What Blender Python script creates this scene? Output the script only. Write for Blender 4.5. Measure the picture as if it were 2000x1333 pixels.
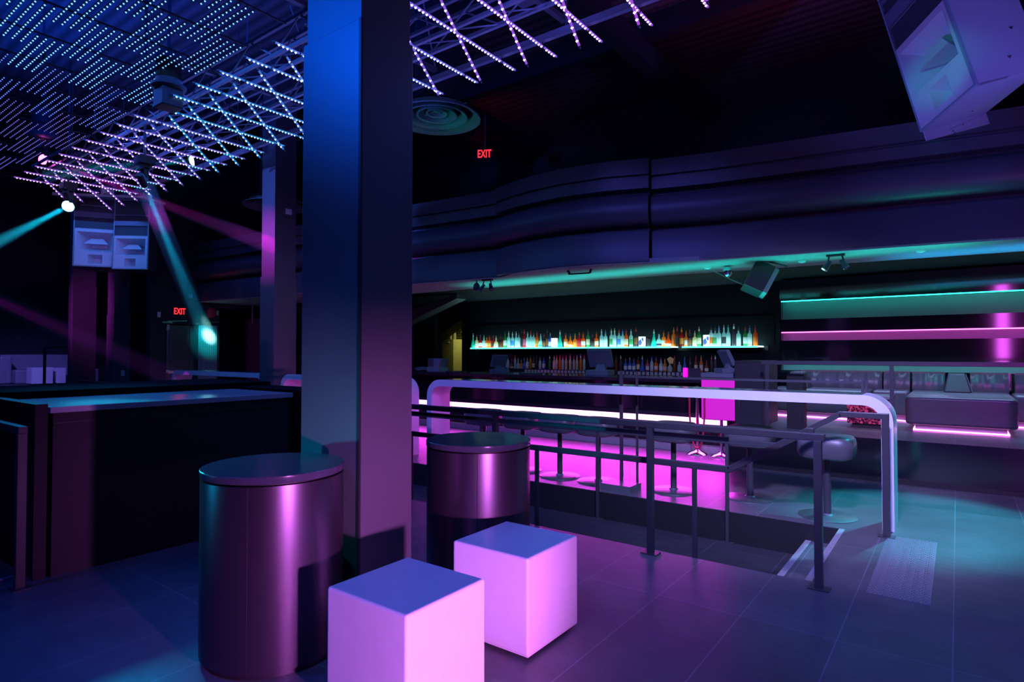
import bpy, bmesh, math, random
from mathutils import Vector, Matrix
random.seed(7)
for o in list(bpy.data.objects): bpy.data.objects.remove(o)
SC = bpy.context.scene
COL = SC.collection
PI = math.pi

# ------------------------------------------------------------------ camera
cam_d = bpy.data.cameras.new('camera'); cam = bpy.data.objects.new('camera', cam_d); COL.objects.link(cam)
cam_d.sensor_width = 36.0; cam_d.lens = 36.0*1172/2000; cam_d.clip_start = .05; cam_d.clip_end = 200
cam.location = (0, 0, 1.45)
cam.rotation_euler = (PI/2 + math.radians(1.149), 0, math.radians(36.587))
SC.camera = cam
# ------------------------------------------------------------------ world, exposure
w = bpy.data.worlds.new('world'); SC.world = w; w.use_nodes = True
w.node_tree.nodes['Background'].inputs[0].default_value = (.05, .08, .30, 1)
w.node_tree.nodes['Background'].inputs[1].default_value = .012
SC.view_settings.view_transform = 'Standard'; SC.view_settings.look = 'None'
SC.view_settings.exposure = 0; SC.view_settings.gamma = 1; SC.view_settings.use_curve_mapping = False
# ------------------------------------------------------------------ lights
def aim(o, target):
    o.rotation_euler = (Vector(target) - Vector(o.location)).to_track_quat('-Z', 'Y').to_euler()
def area(name, loc, target, sx, sy, col, power, spread=180):
    d = bpy.data.lights.new(name, 'AREA'); d.shape = 'RECTANGLE'; d.size = sx; d.size_y = sy
    d.color = col; d.energy = power; d.spread = math.radians(spread)
    o = bpy.data.objects.new(name, d); COL.objects.link(o); o.location = loc; aim(o, target); return o
def spot(name, loc, target, col, power, ang, blend=.5, rad=.05):
    d = bpy.data.lights.new(name, 'SPOT'); d.color = col; d.energy = power; d.spot_size = math.radians(ang)
    d.spot_blend = blend; d.shadow_soft_size = rad
    o = bpy.data.objects.new(name, d); COL.objects.link(o); o.location = loc; aim(o, target); return o
BLUE = (.03, .14, 1.0); PINK = (1.0, .09, .95); TEAL = (.02, .75, .75); CYAN = (.02, .6, .8); VIO = (.25, .12, 1.0)
# the light the hung LED strips and tubes throw on the room
area('light_strip_ceiling', (-7.0, 2.6, 4.72), (-7.0, 2.6, 0), 5.0, 2.4, BLUE, 60)
area('light_lattice_left', (-9.3, 4.1, 3.90), (-9.3, 4.1, 0), 7.5, 1.4, (.04, .22, 1), 60)
area('light_lattice_right', (-2.8, 4.4, 3.90), (-2.8, 4.4, 0), 3.4, 1.2, (.10, .16, 1), 34)
area('light_strip_up', (-8.6, 2.6, 4.95), (-8.6, 2.6, 9), 8.0, 2.4, (.0, .07, 1), 200)
area('light_lattice_up', (-6.5, 4.4, 4.3), (-6.5, 4.4, 9), 9.0, 1.6, (.10, .14, 1), 50)
area('light_lattice_up_right', (-2.2, 4.4, 4.3), (-2.2, 4.4, 9), 4.0, 1.6, (.35, .14, 1), 26)
# added blue spots left of the camera for the LED lattice's wash: light the near face of the big column and the left floor
spot('light_blue_wash', (-5.6, -1.6, 4.9), (-2.8, 2.0, 3.75), (.0, .10, 1), 1500, 34, 1, .15)
spot('light_blue_floor', (-4.6, -1.4, 4.9), (-2.6, .2, 0), (.0, .07, 1), 420, 70, 1, .2)
spot('light_teal_low', (-5.2, -.9, .5), (-3.0, 2.05, .85), (.0, .5, .9), 110, 30, .9, .05)
# pink floor lamp by the lit pillar right of the camera
spot('light_pink_floor', (.70, 1.0, .50), (-2.2, 2.05, .42), (.86, .20, 1.0), 720, 45, 1, .05)
spot('light_pink_fascia', (2.6, 4.0, 1.2), (.9, 8.2, 3.5), (.7, .06, .8), 60, 60, 1, .3)
spot('light_blue_front', (-.6, -1.5, 5.4), (-1.8, 3.2, .5), (.06, .16, 1), 420, 60, .9, .3)
spot('light_blue_right', (1.8, .5, 5.6), (.9, 4.4, 0), (.08, .13, .9), 1100, 70, 1, .3)
spot('light_table_front', (-.4, 2.4, 3.6), (-1.4, 5.8, .9), (.50, .42, 1), 1400, 62, 1, .2)
spot('light_table_left', (-3.6, 3.3, 3.7), (-5.0, 5.8, 1.0), (.22, .12, .9), 330, 60, 1, .2)
# teal floor patch lamp; soffit washes are added area lights without a fixture
spot('light_teal_floor', (.15, 7.75, 2.6), (-.30, 6.45, 0), (.02, .46, .62), 1000, 46, .6, .05)
spot('light_fascia', (-3.2, 1.2, 5.2), (-1.6, 8.0, 3.3), (.10, .10, .9), 900, 52, 1, .3)  # added spot with no lamp behind it, lifts the balcony fascia
area('light_hall_blue', (-19, 4, 6.3), (-19, 6, 0), 8, 8, (.0, .08, 1), 90)  # added blue fill standing in for the hall's ambient haze
area('light_hall_right', (-6, 7, 6.3), (-6, 7, 0), 10, 5, (.05, .06, 1), 12)
area('light_soffit_teal', (-3.4, 8.25, 1.9), (-3.4, 8.25, 9), 7.2, .25, (.0, .75, .62), 24, 80)
area('light_soffit_right', (1.2, 9.0, 1.9), (1.2, 9.0, 9), 3.6, .25, (.0, .42, .9), 14, 80)
# bar strip light on the platform floor
area('light_bar_strip', (-6.6, 8.62, .46), (-6.6, 7.0, -.4), 8.2, .1, (.85, .03, .9), 110, 125)
area('light_couch', (-.4, 9.75, 2.6), (-.4, 9.75, 0), 4.2, .5, (.36, .50, 1), 46, 75)
spot('light_couch_front', (1.6, 4.4, 2.2), (.1, 9.0, .7), (.6, .03, .6), 420, 40, 1, .2)
spot('light_vent_teal', (-6.6, 4.9, 3.0), (-5.3, 5.7, 4.6), (.0, .7, .55), 40, 40, 1, .05)  # added teal spot without a fixture, tints the vent rings
spot('light_teal_drum', (-7.3, 1.75, 2.1), (-2.9, 1.7, .6), (.0, .6, .75), 900, 16, .8, .08)  # added only to draw the teal streak down the near drum
spot('light_couch_teal', (-.2, 8.6, 2.5), (.0, 10.6, 1.15), (.0, .8, .75), 34, 30, .8, .03)
spot('light_counter', (-9.5, 3.2, 4.2), (-5.35, 1.75, 1.1), (.0, .45, 1), 420, 22, 1, .2)  # extra spot put in to brighten the counter's worktop
spot('light_glitter', (.3, 8.15, 2.5), (-.95, 8.95, .7), (1, .6, .8), 130, 26, 1, .03)  # helper spot added so the glitter table shows
spot('light_nook', (-10.6, 12.2, 2.3), (-10.8, 13.2, 1.0), (.9, .85, .2), 60, 120, 1, .1)
area('light_ceiling_red', (-1.2, 7.4, 5.0), (-1.2, 7.4, 9), 3.0, 2.4, (.6, .05, .28), 20, 150)
spot('light_column_magenta', (-10.4, 2.4, 3.9), (-9.4, 5.66, 3.3), (.8, 0, .8), 900, 24, .9, .05)
spot('light_column_violet', (-10.2, 1.4, 4.3), (-9.3, 5.66, 4.2), (.06, .15, 1), 1300, 34, 1, .1)
spot('light_far_magenta', (-17.2, 2.6, 2.9), (-17.2, 5.66, 2.5), (.6, .05, .7), 900, 60, 1, .1)
spot('light_far_sofa', (-19, 3.4, 4.6), (-23.5, 6.2, .6), (.2, .16, 1), 900, 40, 1, .2)
spot('light_speaker_far', (-9.6, 1.8, 3.0), (-12.7, 4.4, 3.5), (.10, .14, .9), 100, 40, 1, .2)
spot('light_speaker_near', (-1.6, 3.0, 1.6), (-.1, 6.6, 4.0), (.16, .16, 1), 330, 42, 1, .2)
spot('light_speaker_teal', (-.75, 4.3, 4.0), (-.12, 6.45, 4.0), (.0, .7, .8), 60, 20, .8, .03)
spot('light_speaker_side', (2.8, 4.6, 2.2), (.2, 6.4, 4.4), (.13, .13, .9), 560, 40, 1, .1)  # added spot, no fixture, for the near speaker's side panel

# ------------------------------------------------------------------ materials
MATS = {}
def mat(name, col, rough=.5, metal=0, noise=0, nscale=8, bump=0, spec=.5, coat=0, trans=0):
    if name in MATS: return MATS[name]
    m = bpy.data.materials.new(name); m.use_nodes = True; nt = m.node_tree; b = nt.nodes['Principled BSDF']
    b.inputs['Base Color'].default_value = (*col, 1); b.inputs['Roughness'].default_value = rough
    b.inputs['Metallic'].default_value = metal; b.inputs['Specular IOR Level'].default_value = spec
    b.inputs['Coat Weight'].default_value = coat
    tc = nt.nodes.new('ShaderNodeTexCoord'); n = nt.nodes.new('ShaderNodeTexNoise'); n.inputs['Scale'].default_value = nscale
    n.inputs['Detail'].default_value = 5
    nt.links.new(tc.outputs['Object'], n.inputs['Vector'])
    mx = nt.nodes.new('ShaderNodeMixRGB'); mx.blend_type = 'MULTIPLY'; mx.inputs[0].default_value = noise if noise else .12
    mx.inputs[1].default_value = (*col, 1); nt.links.new(n.outputs['Fac'], mx.inputs[2])
    nt.links.new(mx.outputs[0], b.inputs['Base Color'])
    if bump:
        bp = nt.nodes.new('ShaderNodeBump'); bp.inputs['Strength'].default_value = bump; bp.inputs['Distance'].default_value = .01
        nt.links.new(n.outputs['Fac'], bp.inputs['Height']); nt.links.new(bp.outputs[0], b.inputs['Normal'])
    if trans:
        t = nt.nodes.new('ShaderNodeBsdfTranslucent'); t.inputs[0].default_value = (*col, 1)
        ms = nt.nodes.new('ShaderNodeMixShader'); ms.inputs[0].default_value = trans
        out = nt.nodes['Material Output']
        nt.links.new(b.outputs[0], ms.inputs[1]); nt.links.new(t.outputs[0], ms.inputs[2]); nt.links.new(ms.outputs[0], out.inputs[0])
    MATS[name] = m; return m
def emit(name, col, s, sample=False):
    if name in MATS: return MATS[name]
    m = bpy.data.materials.new(name); m.use_nodes = True; nt = m.node_tree; b = nt.nodes['Principled BSDF']
    b.inputs['Base Color'].default_value = (.05, .05, .05, 1)
    b.inputs['Emission Color'].default_value = (*col, 1); b.inputs['Emission Strength'].default_value = s
    if not sample: m.cycles.emission_sampling = 'NONE'
    MATS[name] = m; return m
M_white = mat('white_plastic', (.82, .82, .84), .35)
M_table = mat('white_solid_surface', (.80, .80, .84), .3)
M_blackpaint = mat('black_paint', (.035, .035, .045), .38, noise=.3)
M_black = mat('black_matte', (.014, .014, .018), .55)
M_colpaint = mat('column_paint', (.11, .11, .125), .42, noise=.25, nscale=3)
M_rail = mat('rail_metal', (.07, .07, .085), .38, .3)
M_satin = mat('satin_black_metal', (.13, .11, .145), .31, .85, noise=.2, nscale=5)
M_gloss = mat('black_gloss', (.012, .012, .018), .10, spec=.6)
M_mirror = mat('black_mirror', (.010, .012, .018), .07, spec=1.0); M_mirror.node_tree.nodes['Principled BSDF'].inputs['IOR'].default_value = 2.2
M_bartop = mat('bar_top_gloss', (.02, .02, .028), .12)
M_fascia = mat('fascia_paint', (.11, .11, .14), .42, noise=.3, nscale=2)
M_soffit = mat('soffit_paint', (.42, .43, .44), .7, noise=.3, nscale=3)
M_wall = mat('wall_dark', (.03, .03, .042), .7, noise=.5, nscale=2)
M_walldark = mat('wall_black', (.018, .020, .03), .75)
M_chrome = mat('chrome', (.8, .8, .82), .12, 1)
M_steel = mat('brushed_steel', (.42, .42, .46), .32, .9)
M_truss = mat('truss_steel', (.17, .17, .21), .4, .4)
M_leather = mat('grey_leather', (.10, .10, .115), .32, noise=.3, nscale=12, bump=.15)
M_leatherd = mat('dark_leather', (.11, .11, .125), .38, noise=.3, nscale=14, bump=.2)
M_whsofa = mat('pale_sofa', (.28, .28, .32), .5)
M_red = mat('red_rope', (.5, .02, .06), .5)
M_redbell = mat('red_bell', (.7, .03, .05), .4)
M_spk = mat('speaker_cabinet', (.42, .42, .46), .5, noise=.1)
M_horn = mat('speaker_horn', (.62, .62, .66), .4)
M_grille = mat('speaker_grille', (.05, .05, .07), .6)
M_tape = mat('nosing_tape', (.42, .42, .44), .7, noise=.6, nscale=60)
M_brick = None

def ntmat(name):
    m = bpy.data.materials.new(name); m.use_nodes = True; MATS[name] = m
    return m, m.node_tree, m.node_tree.nodes['Principled BSDF']
# floor: large slate-look tiles 1.0 x 0.5 with thin joints
def floor_mat(name, tile, c1, c2, rough, offx=0, offy=0, spec=.5):
    m, nt, b = ntmat(name)
    tc = nt.nodes.new('ShaderNodeTexCoord'); mp = nt.nodes.new('ShaderNodeMapping'); mp.inputs['Location'].default_value = (offx, offy, 0)
    nt.links.new(tc.outputs['Object'], mp.inputs[0])
    br = nt.nodes.new('ShaderNodeTexBrick'); nt.links.new(mp.outputs[0], br.inputs['Vector'])
    br.offset = 0; br.inputs['Scale'].default_value = 1; br.inputs['Brick Width'].default_value = tile[0]; br.inputs['Row Height'].default_value = tile[1]
    br.inputs['Mortar Size'].default_value = .003; br.inputs['Mortar Smooth'].default_value = .1
    br.inputs['Color1'].default_value = (1, 1, 1, 1); br.inputs['Color2'].default_value = (.82, .82, .82, 1); br.inputs['Mortar'].default_value = (1.9, 1.9, 1.9, 1)
    n = nt.nodes.new('ShaderNodeTexNoise'); n.inputs['Scale'].default_value = 1.6; n.inputs['Detail'].default_value = 8; n.inputs['Roughness'].default_value = .65
    nt.links.new(tc.outputs['Object'], n.inputs['Vector'])
    n2 = nt.nodes.new('ShaderNodeTexNoise'); n2.inputs['Scale'].default_value = 22; n2.inputs['Detail'].default_value = 6
    mp2 = nt.nodes.new('ShaderNodeMapping'); mp2.inputs['Scale'].default_value = (.25, 1, 1); nt.links.new(tc.outputs['Object'], mp2.inputs[0]); nt.links.new(mp2.outputs[0], n2.inputs['Vector'])
    cr = nt.nodes.new('ShaderNodeValToRGB'); cr.color_ramp.elements[0].color = (*c1, 1); cr.color_ramp.elements[1].color = (*c2, 1)
    cr.color_ramp.elements[0].position = .35; cr.color_ramp.elements[1].position = .7
    nt.links.new(n.outputs['Fac'], cr.inputs[0])
    mx = nt.nodes.new('ShaderNodeMixRGB'); mx.blend_type = 'MULTIPLY'; mx.inputs[0].default_value = 1
    nt.links.new(cr.outputs[0], mx.inputs[1]); nt.links.new(br.outputs['Color'], mx.inputs[2]); nt.links.new(mx.outputs[0], b.inputs['Base Color'])
    mr = nt.nodes.new('ShaderNodeMapRange'); mr.inputs[3].default_value = rough-.08; mr.inputs[4].default_value = rough+.14
    nt.links.new(n2.outputs['Fac'], mr.inputs[0]); nt.links.new(mr.outputs[0], b.inputs['Roughness'])
    bp = nt.nodes.new('ShaderNodeBump'); bp.inputs['Strength'].default_value = .18; bp.inputs['Distance'].default_value = .004
    nt.links.new(n2.outputs['Fac'], bp.inputs['Height']); nt.links.new(bp.outputs[0], b.inputs['Normal'])
    b.inputs['Specular IOR Level'].default_value = spec
    return m
M_floor = floor_mat('floor_tiles', (.4725, 1.7), (.09, .09, .105), (.14, .14, .155), .36, .035, -.03)
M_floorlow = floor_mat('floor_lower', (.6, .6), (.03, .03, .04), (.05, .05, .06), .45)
def brick_mat():
    m, nt, b = ntmat('brick_wall')
    tc = nt.nodes.new('ShaderNodeTexCoord'); sx = nt.nodes.new('ShaderNodeSeparateXYZ'); cx = nt.nodes.new('ShaderNodeCombineXYZ')
    nt.links.new(tc.outputs['Object'], sx.inputs[0]); nt.links.new(sx.outputs[0], cx.inputs[0]); nt.links.new(sx.outputs[2], cx.inputs[1])
    br = nt.nodes.new('ShaderNodeTexBrick'); nt.links.new(cx.outputs[0], br.inputs['Vector']); br.inputs['Scale'].default_value = 3.2
    br.inputs['Color1'].default_value = (.55, .5, .3, 1); br.inputs['Color2'].default_value = (.35, .3, .15, 1); br.inputs['Mortar'].default_value = (.03, .03, .02, 1)
    br.inputs['Mortar Size'].default_value = .035
    nt.links.new(br.outputs['Color'], b.inputs['Base Color']); return m
M_brick = brick_mat()
def plank_mat():
    m, nt, b = ntmat('ceiling_planks')
    tc = nt.nodes.new('ShaderNodeTexCoord'); wv = nt.nodes.new('ShaderNodeTexWave'); wv.bands_direction = 'Y'; wv.inputs['Scale'].default_value = 1.6; wv.inputs['Distortion'].default_value = .6
    wv.inputs['Detail'].default_value = 3
    nt.links.new(tc.outputs['Object'], wv.inputs[0])
    cr = nt.nodes.new('ShaderNodeValToRGB'); cr.color_ramp.elements[0].color = (.04, .035, .04, 1); cr.color_ramp.elements[1].color = (.12, .10, .11, 1)
    nt.links.new(wv.outputs['Fac'], cr.inputs[0]); nt.links.new(cr.outputs[0], b.inputs['Base Color']); b.inputs['Roughness'].default_value = .8
    return m
M_plank = plank_mat()
def tread_mat():
    m, nt, b = ntmat('diamond_plate')
    b.inputs['Metallic'].default_value = .6; b.inputs['Roughness'].default_value = .33; b.inputs['Base Color'].default_value = (.34, .31, .36, 1)
    return m
M_plate = tread_mat()
def glitter_mat():
    m, nt, b = ntmat('red_glitter')
    tc = nt.nodes.new('ShaderNodeTexCoord'); v = nt.nodes.new('ShaderNodeTexVoronoi'); v.inputs['Scale'].default_value = 55
    nt.links.new(tc.outputs['Object'], v.inputs[0])
    cr = nt.nodes.new('ShaderNodeValToRGB'); cr.color_ramp.elements[0].color = (.06, .005, .02, 1); cr.color_ramp.elements[1].color = (.95, .12, .2, 1)
    sp = nt.nodes.new('ShaderNodeSeparateColor'); nt.links.new(v.outputs['Color'], sp.inputs[0]); nt.links.new(sp.outputs[0], cr.inputs[0])
    cr.color_ramp.elements[0].position = .45; cr.color_ramp.elements[1].position = .9
    nt.links.new(cr.outputs[0], b.inputs['Base Color'])
    b.inputs['Metallic'].default_value = .15; b.inputs['Roughness'].default_value = .25
    return m
M_glit = glitter_mat()

# ------------------------------------------------------------------ mesh builder
class MB:
    def __init__(s): s.v = []; s.f = []; s.mi = []; s.cur = 0; s.M = None
    def _add(s, vs, fs):
        b = len(s.v)
        for p in vs:
            p = Vector(p); s.v.append(tuple(s.M @ p) if s.M else tuple(p))
        for f in fs: s.f.append(tuple(b+i for i in f)); s.mi.append(s.cur)
        return s
    def box(s, x0, x1, y0, y1, z0, z1):
        v = [(x0,y0,z0),(x1,y0,z0),(x1,y1,z0),(x0,y1,z0),(x0,y0,z1),(x1,y0,z1),(x1,y1,z1),(x0,y1,z1)]
        return s._add(v, [(3,2,1,0),(4,5,6,7),(0,1,5,4),(1,2,6,5),(2,3,7,6),(3,0,4,7)])
    def hexa(s, bot, top):
        return s._add(list(bot)+list(top), [(3,2,1,0),(4,5,6,7),(0,1,5,4),(1,2,6,5),(2,3,7,6),(3,0,4,7)])
    def quad(s, *p): return s._add(p, [tuple(range(len(p)))])
    def tube(s, p0, p1, r, n=10, r1=None):
        p0, p1 = Vector(p0), Vector(p1); r1 = r if r1 is None else r1
        d = (p1-p0).normalized(); a = d.orthogonal().normalized(); b = d.cross(a)
        vs = []
        for p, rr in ((p0, r), (p1, r1)):
            for i in range(n):
                t = 2*PI*i/n; vs.append(p + a*rr*math.cos(t) + b*rr*math.sin(t))
        fs = [(i, (i+1) % n, n+(i+1) % n, n+i) for i in range(n)] + [tuple(range(n))[::-1], tuple(range(n, 2*n))]
        return s._add(vs, fs)
    def bar(s, p0, p1, wd, ht):
        """square bar between two points; wd sideways, ht along the most vertical normal"""
        p0, p1 = Vector(p0), Vector(p1); d = (p1-p0).normalized()
        up = Vector((0, 0, 1)) if abs(d.z) < .95 else Vector((0, 1, 0))
        sd = d.cross(up).normalized(); u = sd.cross(d).normalized()
        vs = [p + sd*(a*wd/2) + u*(b*ht/2) for p in (p0, p1) for a, b in ((-1,-1),(1,-1),(1,1),(-1,1))]
        return s._add(vs, [(3,2,1,0),(4,5,6,7),(0,1,5,4),(1,2,6,5),(2,3,7,6),(3,0,4,7)])
    def lathe(s, prof, c=(0, 0, 0), n=24, cap=True):
        vs = []; fs = []
        for r, z in prof:
            for i in range(n):
                t = 2*PI*i/n; vs.append((c[0]+r*math.cos(t), c[1]+r*math.sin(t), c[2]+z))
        for k in range(len(prof)-1):
            for i in range(n): fs.append((k*n+i, k*n+(i+1) % n, (k+1)*n+(i+1) % n, (k+1)*n+i))
        if cap: fs += [tuple(range(n))[::-1], tuple(range((len(prof)-1)*n, len(prof)*n))]
        return s._add(vs, fs)
    def prism(s, pts, z0, z1):
        n = len(pts)
        return s._add([(x, y, z0) for x, y in pts]+[(x, y, z1) for x, y in pts],
                      [tuple(range(n))[::-1], tuple(range(n, 2*n))]+[(i, (i+1) % n, n+(i+1) % n, n+i) for i in range(n)])
    def octa(s, c, r):
        x, y, z = c
        return s._add([(x-r,y,z),(x+r,y,z),(x,y-r,z),(x,y+r,z),(x,y,z-r),(x,y,z+r)],
                      [(0,2,4),(2,1,4),(1,3,4),(3,0,4),(2,0,5),(1,2,5),(3,1,5),(0,3,5)])
    def sweep(s, path, prof, closed_ends=True):
        """path: list of (x,y); prof: list of (out, z); out is to the right hand of travel"""
        m = len(prof); vs = []
        for i, p in enumerate(path):
            a = Vector(path[max(i-1, 0)]); b = Vector(path[min(i+1, len(path)-1)]); d = (b-a).normalized()
            nrm = Vector((d.y, -d.x))
            for o, z in prof: vs.append((p[0]+nrm.x*o, p[1]+nrm.y*o, z))
        fs = [(i*m+j, (i+1)*m+j, (i+1)*m+(j+1) % m, i*m+(j+1) % m) for i in range(len(path)-1) for j in range(m)]
        if closed_ends: fs += [tuple(range(m))[::-1], tuple(range((len(path)-1)*m, len(path)*m))]
        return s._add(vs, fs)
    def build(s, name, mats, parent=None, bevel=0, smooth=False, seg=2, local=False, subsurf=0):
        me = bpy.data.meshes.new(name)
        off = Vector(parent_origin(parent)) if (parent is not None and not local) else Vector((0, 0, 0))
        me.from_pydata([tuple(Vector(p)-off) for p in s.v], [], s.f)
        if not isinstance(mats, (list, tuple)): mats = [mats]
        for m in mats: me.materials.append(m)
        for p, i in zip(me.polygons, s.mi): p.material_index = i
        bm = bmesh.new(); bm.from_mesh(me); bmesh.ops.recalc_face_normals(bm, faces=bm.faces); bm.to_mesh(me); bm.free()
        me.update()
        o = bpy.data.objects.new(name, me); COL.objects.link(o)
        if parent is not None: o.parent = parent
        if smooth:
            for p in me.polygons: p.use_smooth = True
            me.set_sharp_from_angle(angle=math.radians(40))
        if bevel:
            b = o.modifiers.new('bevel', 'BEVEL'); b.width = bevel; b.segments = seg; b.limit_method = 'ANGLE'; b.angle_limit = math.radians(35)
        if subsurf:
            q = o.modifiers.new('sub', 'SUBSURF'); q.levels = q.render_levels = subsurf
        return o
def parent_origin(p):
    v = Vector((0, 0, 0))
    while p is not None: v += Vector(p.location); p = p.parent
    return v
def tag(o, label=None, cat=None, group=None, kind=None):
    if label: o['label'] = label
    if cat: o['category'] = cat
    if group: o['group'] = group
    if kind: o['kind'] = kind
    return o
def thing(name, label, cat, loc=(0, 0, 0), group=None):
    o = bpy.data.objects.new(name, None); o.empty_display_size = .1; COL.objects.link(o); o.location = loc
    return tag(o, label, cat, group)
def struct(mb, name, m, **k): return tag(mb.build(name, m, **k), kind='structure')
def kids(o, allo): return [c for c in allo if c.parent == o]
def copy_tree(o, loc=None, parent=None):
    c = o.copy(); COL.objects.link(c)
    if parent is not None: c.parent = parent
    for ch in list(o.children): copy_tree(ch, None, c)
    if loc is not None: c.location = loc
    return c
ORD = ['first','second','third','fourth','fifth','sixth','seventh','eighth','ninth','tenth','eleventh','twelfth','thirteenth','fourteenth','fifteenth','sixteenth','seventeenth','eighteenth','nineteenth','twentieth','twenty-first','twenty-second','twenty-third','twenty-fourth','twenty-fifth','twenty-sixth','twenty-seventh','twenty-eighth','twenty-ninth','thirtieth']
def ordn(i):
    if i < 30: return ORD[i]
    t = {3:'thirty',4:'forty',5:'fifty',6:'sixty',7:'seventy',8:'eighty'}[(i+1)//10]; r = (i+1) % 10
    return (t+'-'+ORD[r-1]) if r else {30:'thirtieth',40:'fortieth',50:'fiftieth',60:'sixtieth',70:'seventieth',80:'eightieth'}[i+1]

# ================================================================== SETTING
# near floor and bar platform at z 0, sunk walkway between (z -.28) reached by two steps at its right end
NE, FE = 4.20, 5.62
struct(MB().box(-24, 3.6, -3.5, NE, -.45, 0), 'floor', M_floor)
struct(MB().box(-.76, 3.6, NE, FE, -.45, 0), 'floor', M_floor)
struct(MB().box(-24, 3.6, FE, 15, -.45, 0), 'floor', M_floor)
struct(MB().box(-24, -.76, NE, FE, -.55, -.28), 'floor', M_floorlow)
struct(MB().box(-1.055, -.762, NE+.002, FE-.002, -.279, -.14), 'floor', M_floor)
struct(MB().box(-24, -.77, FE-.012, FE-.001, -.279, -.004), 'trim_1', M_black)
# lounge platform
struct(MB().box(-2.42, 3.6, 7.96, 11.0, .001, .48), 'floor', M_floor)
struct(MB().box(-2.42, 3.6, 7.935, 7.958, .001, .478), 'trim_2', M_gloss)
struct(MB().box(-2.42, 3.6, 7.90, 7.934, .001, .05), 'baseboard_lounge', M_black)
# walls
struct(MB().box(3.6, 3.8, -3.5, 11.2, -.4, 6.5), 'wall_right', M_wall)
struct(MB().box(-24, 3.8, -3.7, -3.5, -.4, 6.5), 'wall_back', M_walldark)
struct(MB().box(-24.9, -24.7, -3.7, 15, -.4, 6.5), 'wall_left', M_walldark)
struct(MB().box(-24.9, 3.8, -3.7, 15.2, 6.5, 6.7), 'ceiling', M_plank)
struct(MB().box(-24.9, 3.8, 11.3, 11.5, 2.9, 6.5), 'wall_front', M_walldark)      # above the bar
M_barwall = mat('bar_wall', (.003, .006, .016), .7, spec=.2)
struct(MB().box(-9.95, -2.42, 11.3, 11.5, 0, 2.9), 'wall_front', M_barwall)
struct(MB().box(-24.9, -10.9, 11.3, 11.5, 0, 2.9), 'wall_front', M_walldark)
struct(MB().box(-12.5, -9.0, 13.3, 13.5, 0, 3.5), 'wall_nook', M_brick)
struct(MB().box(-9.98, -9.9, 11.5, 13.3, 0, 3.5), 'wall_nook', M_walldark)
struct(MB().hexa([(-12.6,11.55,1.1),(-9.7,11.55,2.55),(-9.7,12.0,2.55),(-12.6,12.0,1.1)], [(-12.6,11.55,2.7),(-9.7,11.55,2.95),(-9.7,12.0,2.95),(-12.6,12.0,2.7)]), 'wall_stair', M_walldark)
# exit wall at the far left, with a dark doorway
W = MB(); WX = -14.5
W.box(WX-.2, WX, 5.95, 7.42, 2.12, 6.5); W.box(WX-.2, WX, 5.95, 6.3, 0, 2.12)
W.box(WX-.2, WX, 7.42, 11.3, 2.62, 6.5); W.box(WX-.2, WX, 9.4, 11.3, 0, 2.62); W.box(WX-.2, WX, 7.42, 7.52, 0, 2.62)
struct(W, 'wall_exit', M_wall)
# lounge wall: glossy black with three lit niches
LW = MB()
bands = [(1.16, 1.30, 'teal'), (1.66, 1.80, 'pink'), (2.02, 2.33, 'teal')]
zs = [.48, 1.16, 1.30, 1.66, 1.80, 2.02, 2.33, 2.69]
for a, b in ((0, 1), (2, 3), (4, 5), (6, 7)): LW.box(-2.42, 3.6, 11.0, 11.02, zs[a], zs[b])
LW.box(-2.44, -2.42, 10.99, 11.3, 0, 2.69)
struct(LW, 'wall_lounge', M_mirror)
M_niche = mat('niche_panel', (.22, .22, .25), .25)
LN = MB()
for z0, z1, c in bands:
    LN.box(-2.42, 3.6, 11.14, 11.16, z0-.01, z1+.01); LN.box(-2.42, 3.6, 11.021, 11.14, z0-.01, z0); LN.box(-2.42, 3.6, 11.021, 11.14, z1, z1+.01)
struct(LN, 'trim_3', M_niche)
M_tealled = emit('teal_led', (.02, .85, .62), 5.0); M_pinkled = emit('pink_led', (1, .12, .75), 5.0)
for z0, z1, c in bands:
    t = MB().box(-2.415, 3.59, 10.985, 11.0, z1-.008, z1+.008) if z1 > 1.4 else MB().box(-2.415, 3.59, 10.985, 11.0, z1-.005, z1+.005)
    o = t.build('led_strip', M_tealled if c == 'teal' else M_pinkled)
    tag(o, {1.30: 'teal light strip low behind the long banquette backs', 1.80: 'pink light strip across the glossy lounge wall', 2.33: 'teal light strip across the glossy lounge wall, highest of them'}[z1], 'light strip', 'light strips on the lounge wall')
    area('light_niche', (.6, 11.03, z1-.012), (.6, 11.10, z0-.05), 6.0, .02, (.02, .8, .65) if c == 'teal' else (1, .1, .8), 5 if c == 'teal' else 4.2)
# low ceiling under the balcony, soffit and fascia
struct(MB().box(-24, 3.6, 8.4, 11.3, 2.722, 2.9), 'ceiling', M_barwall)
left = [(-16, 6.9), (-12, 7.12), (-7.64, 7.40), (-5.85, 7.56)]
mid = [(-5.85, 7.46), (-5.45, 7.33), (-5.02, 7.25), (-4.49, 7.22), (-3.86, 7.30), (-3.29, 7.50)]
right = [(-3.29, 7.60), (-2.55, 7.79), (-1.2, 7.99), (.58, 8.28), (3.6, 8.76)]
prof = [(0, 2.68), (0, 3.07), (-.02, 3.10), (-.16, 3.11), (-.16, 3.17), (-.02, 3.18)]
for k in range(1, 10):
    a = -PI/2 + PI*k/10; prof.append((-.02+.15*math.cos(a), 3.38+.2*math.sin(a)))
prof += [(-.02, 3.585), (-.14, 3.59), (-.14, 3.65), (.02, 3.66), (.02, 3.80), (-.03, 3.81), (-.03, 3.84), (.02, 3.85), (.02, 4.06), (-.3, 4.06), (-.3, 2.68)]
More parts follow.
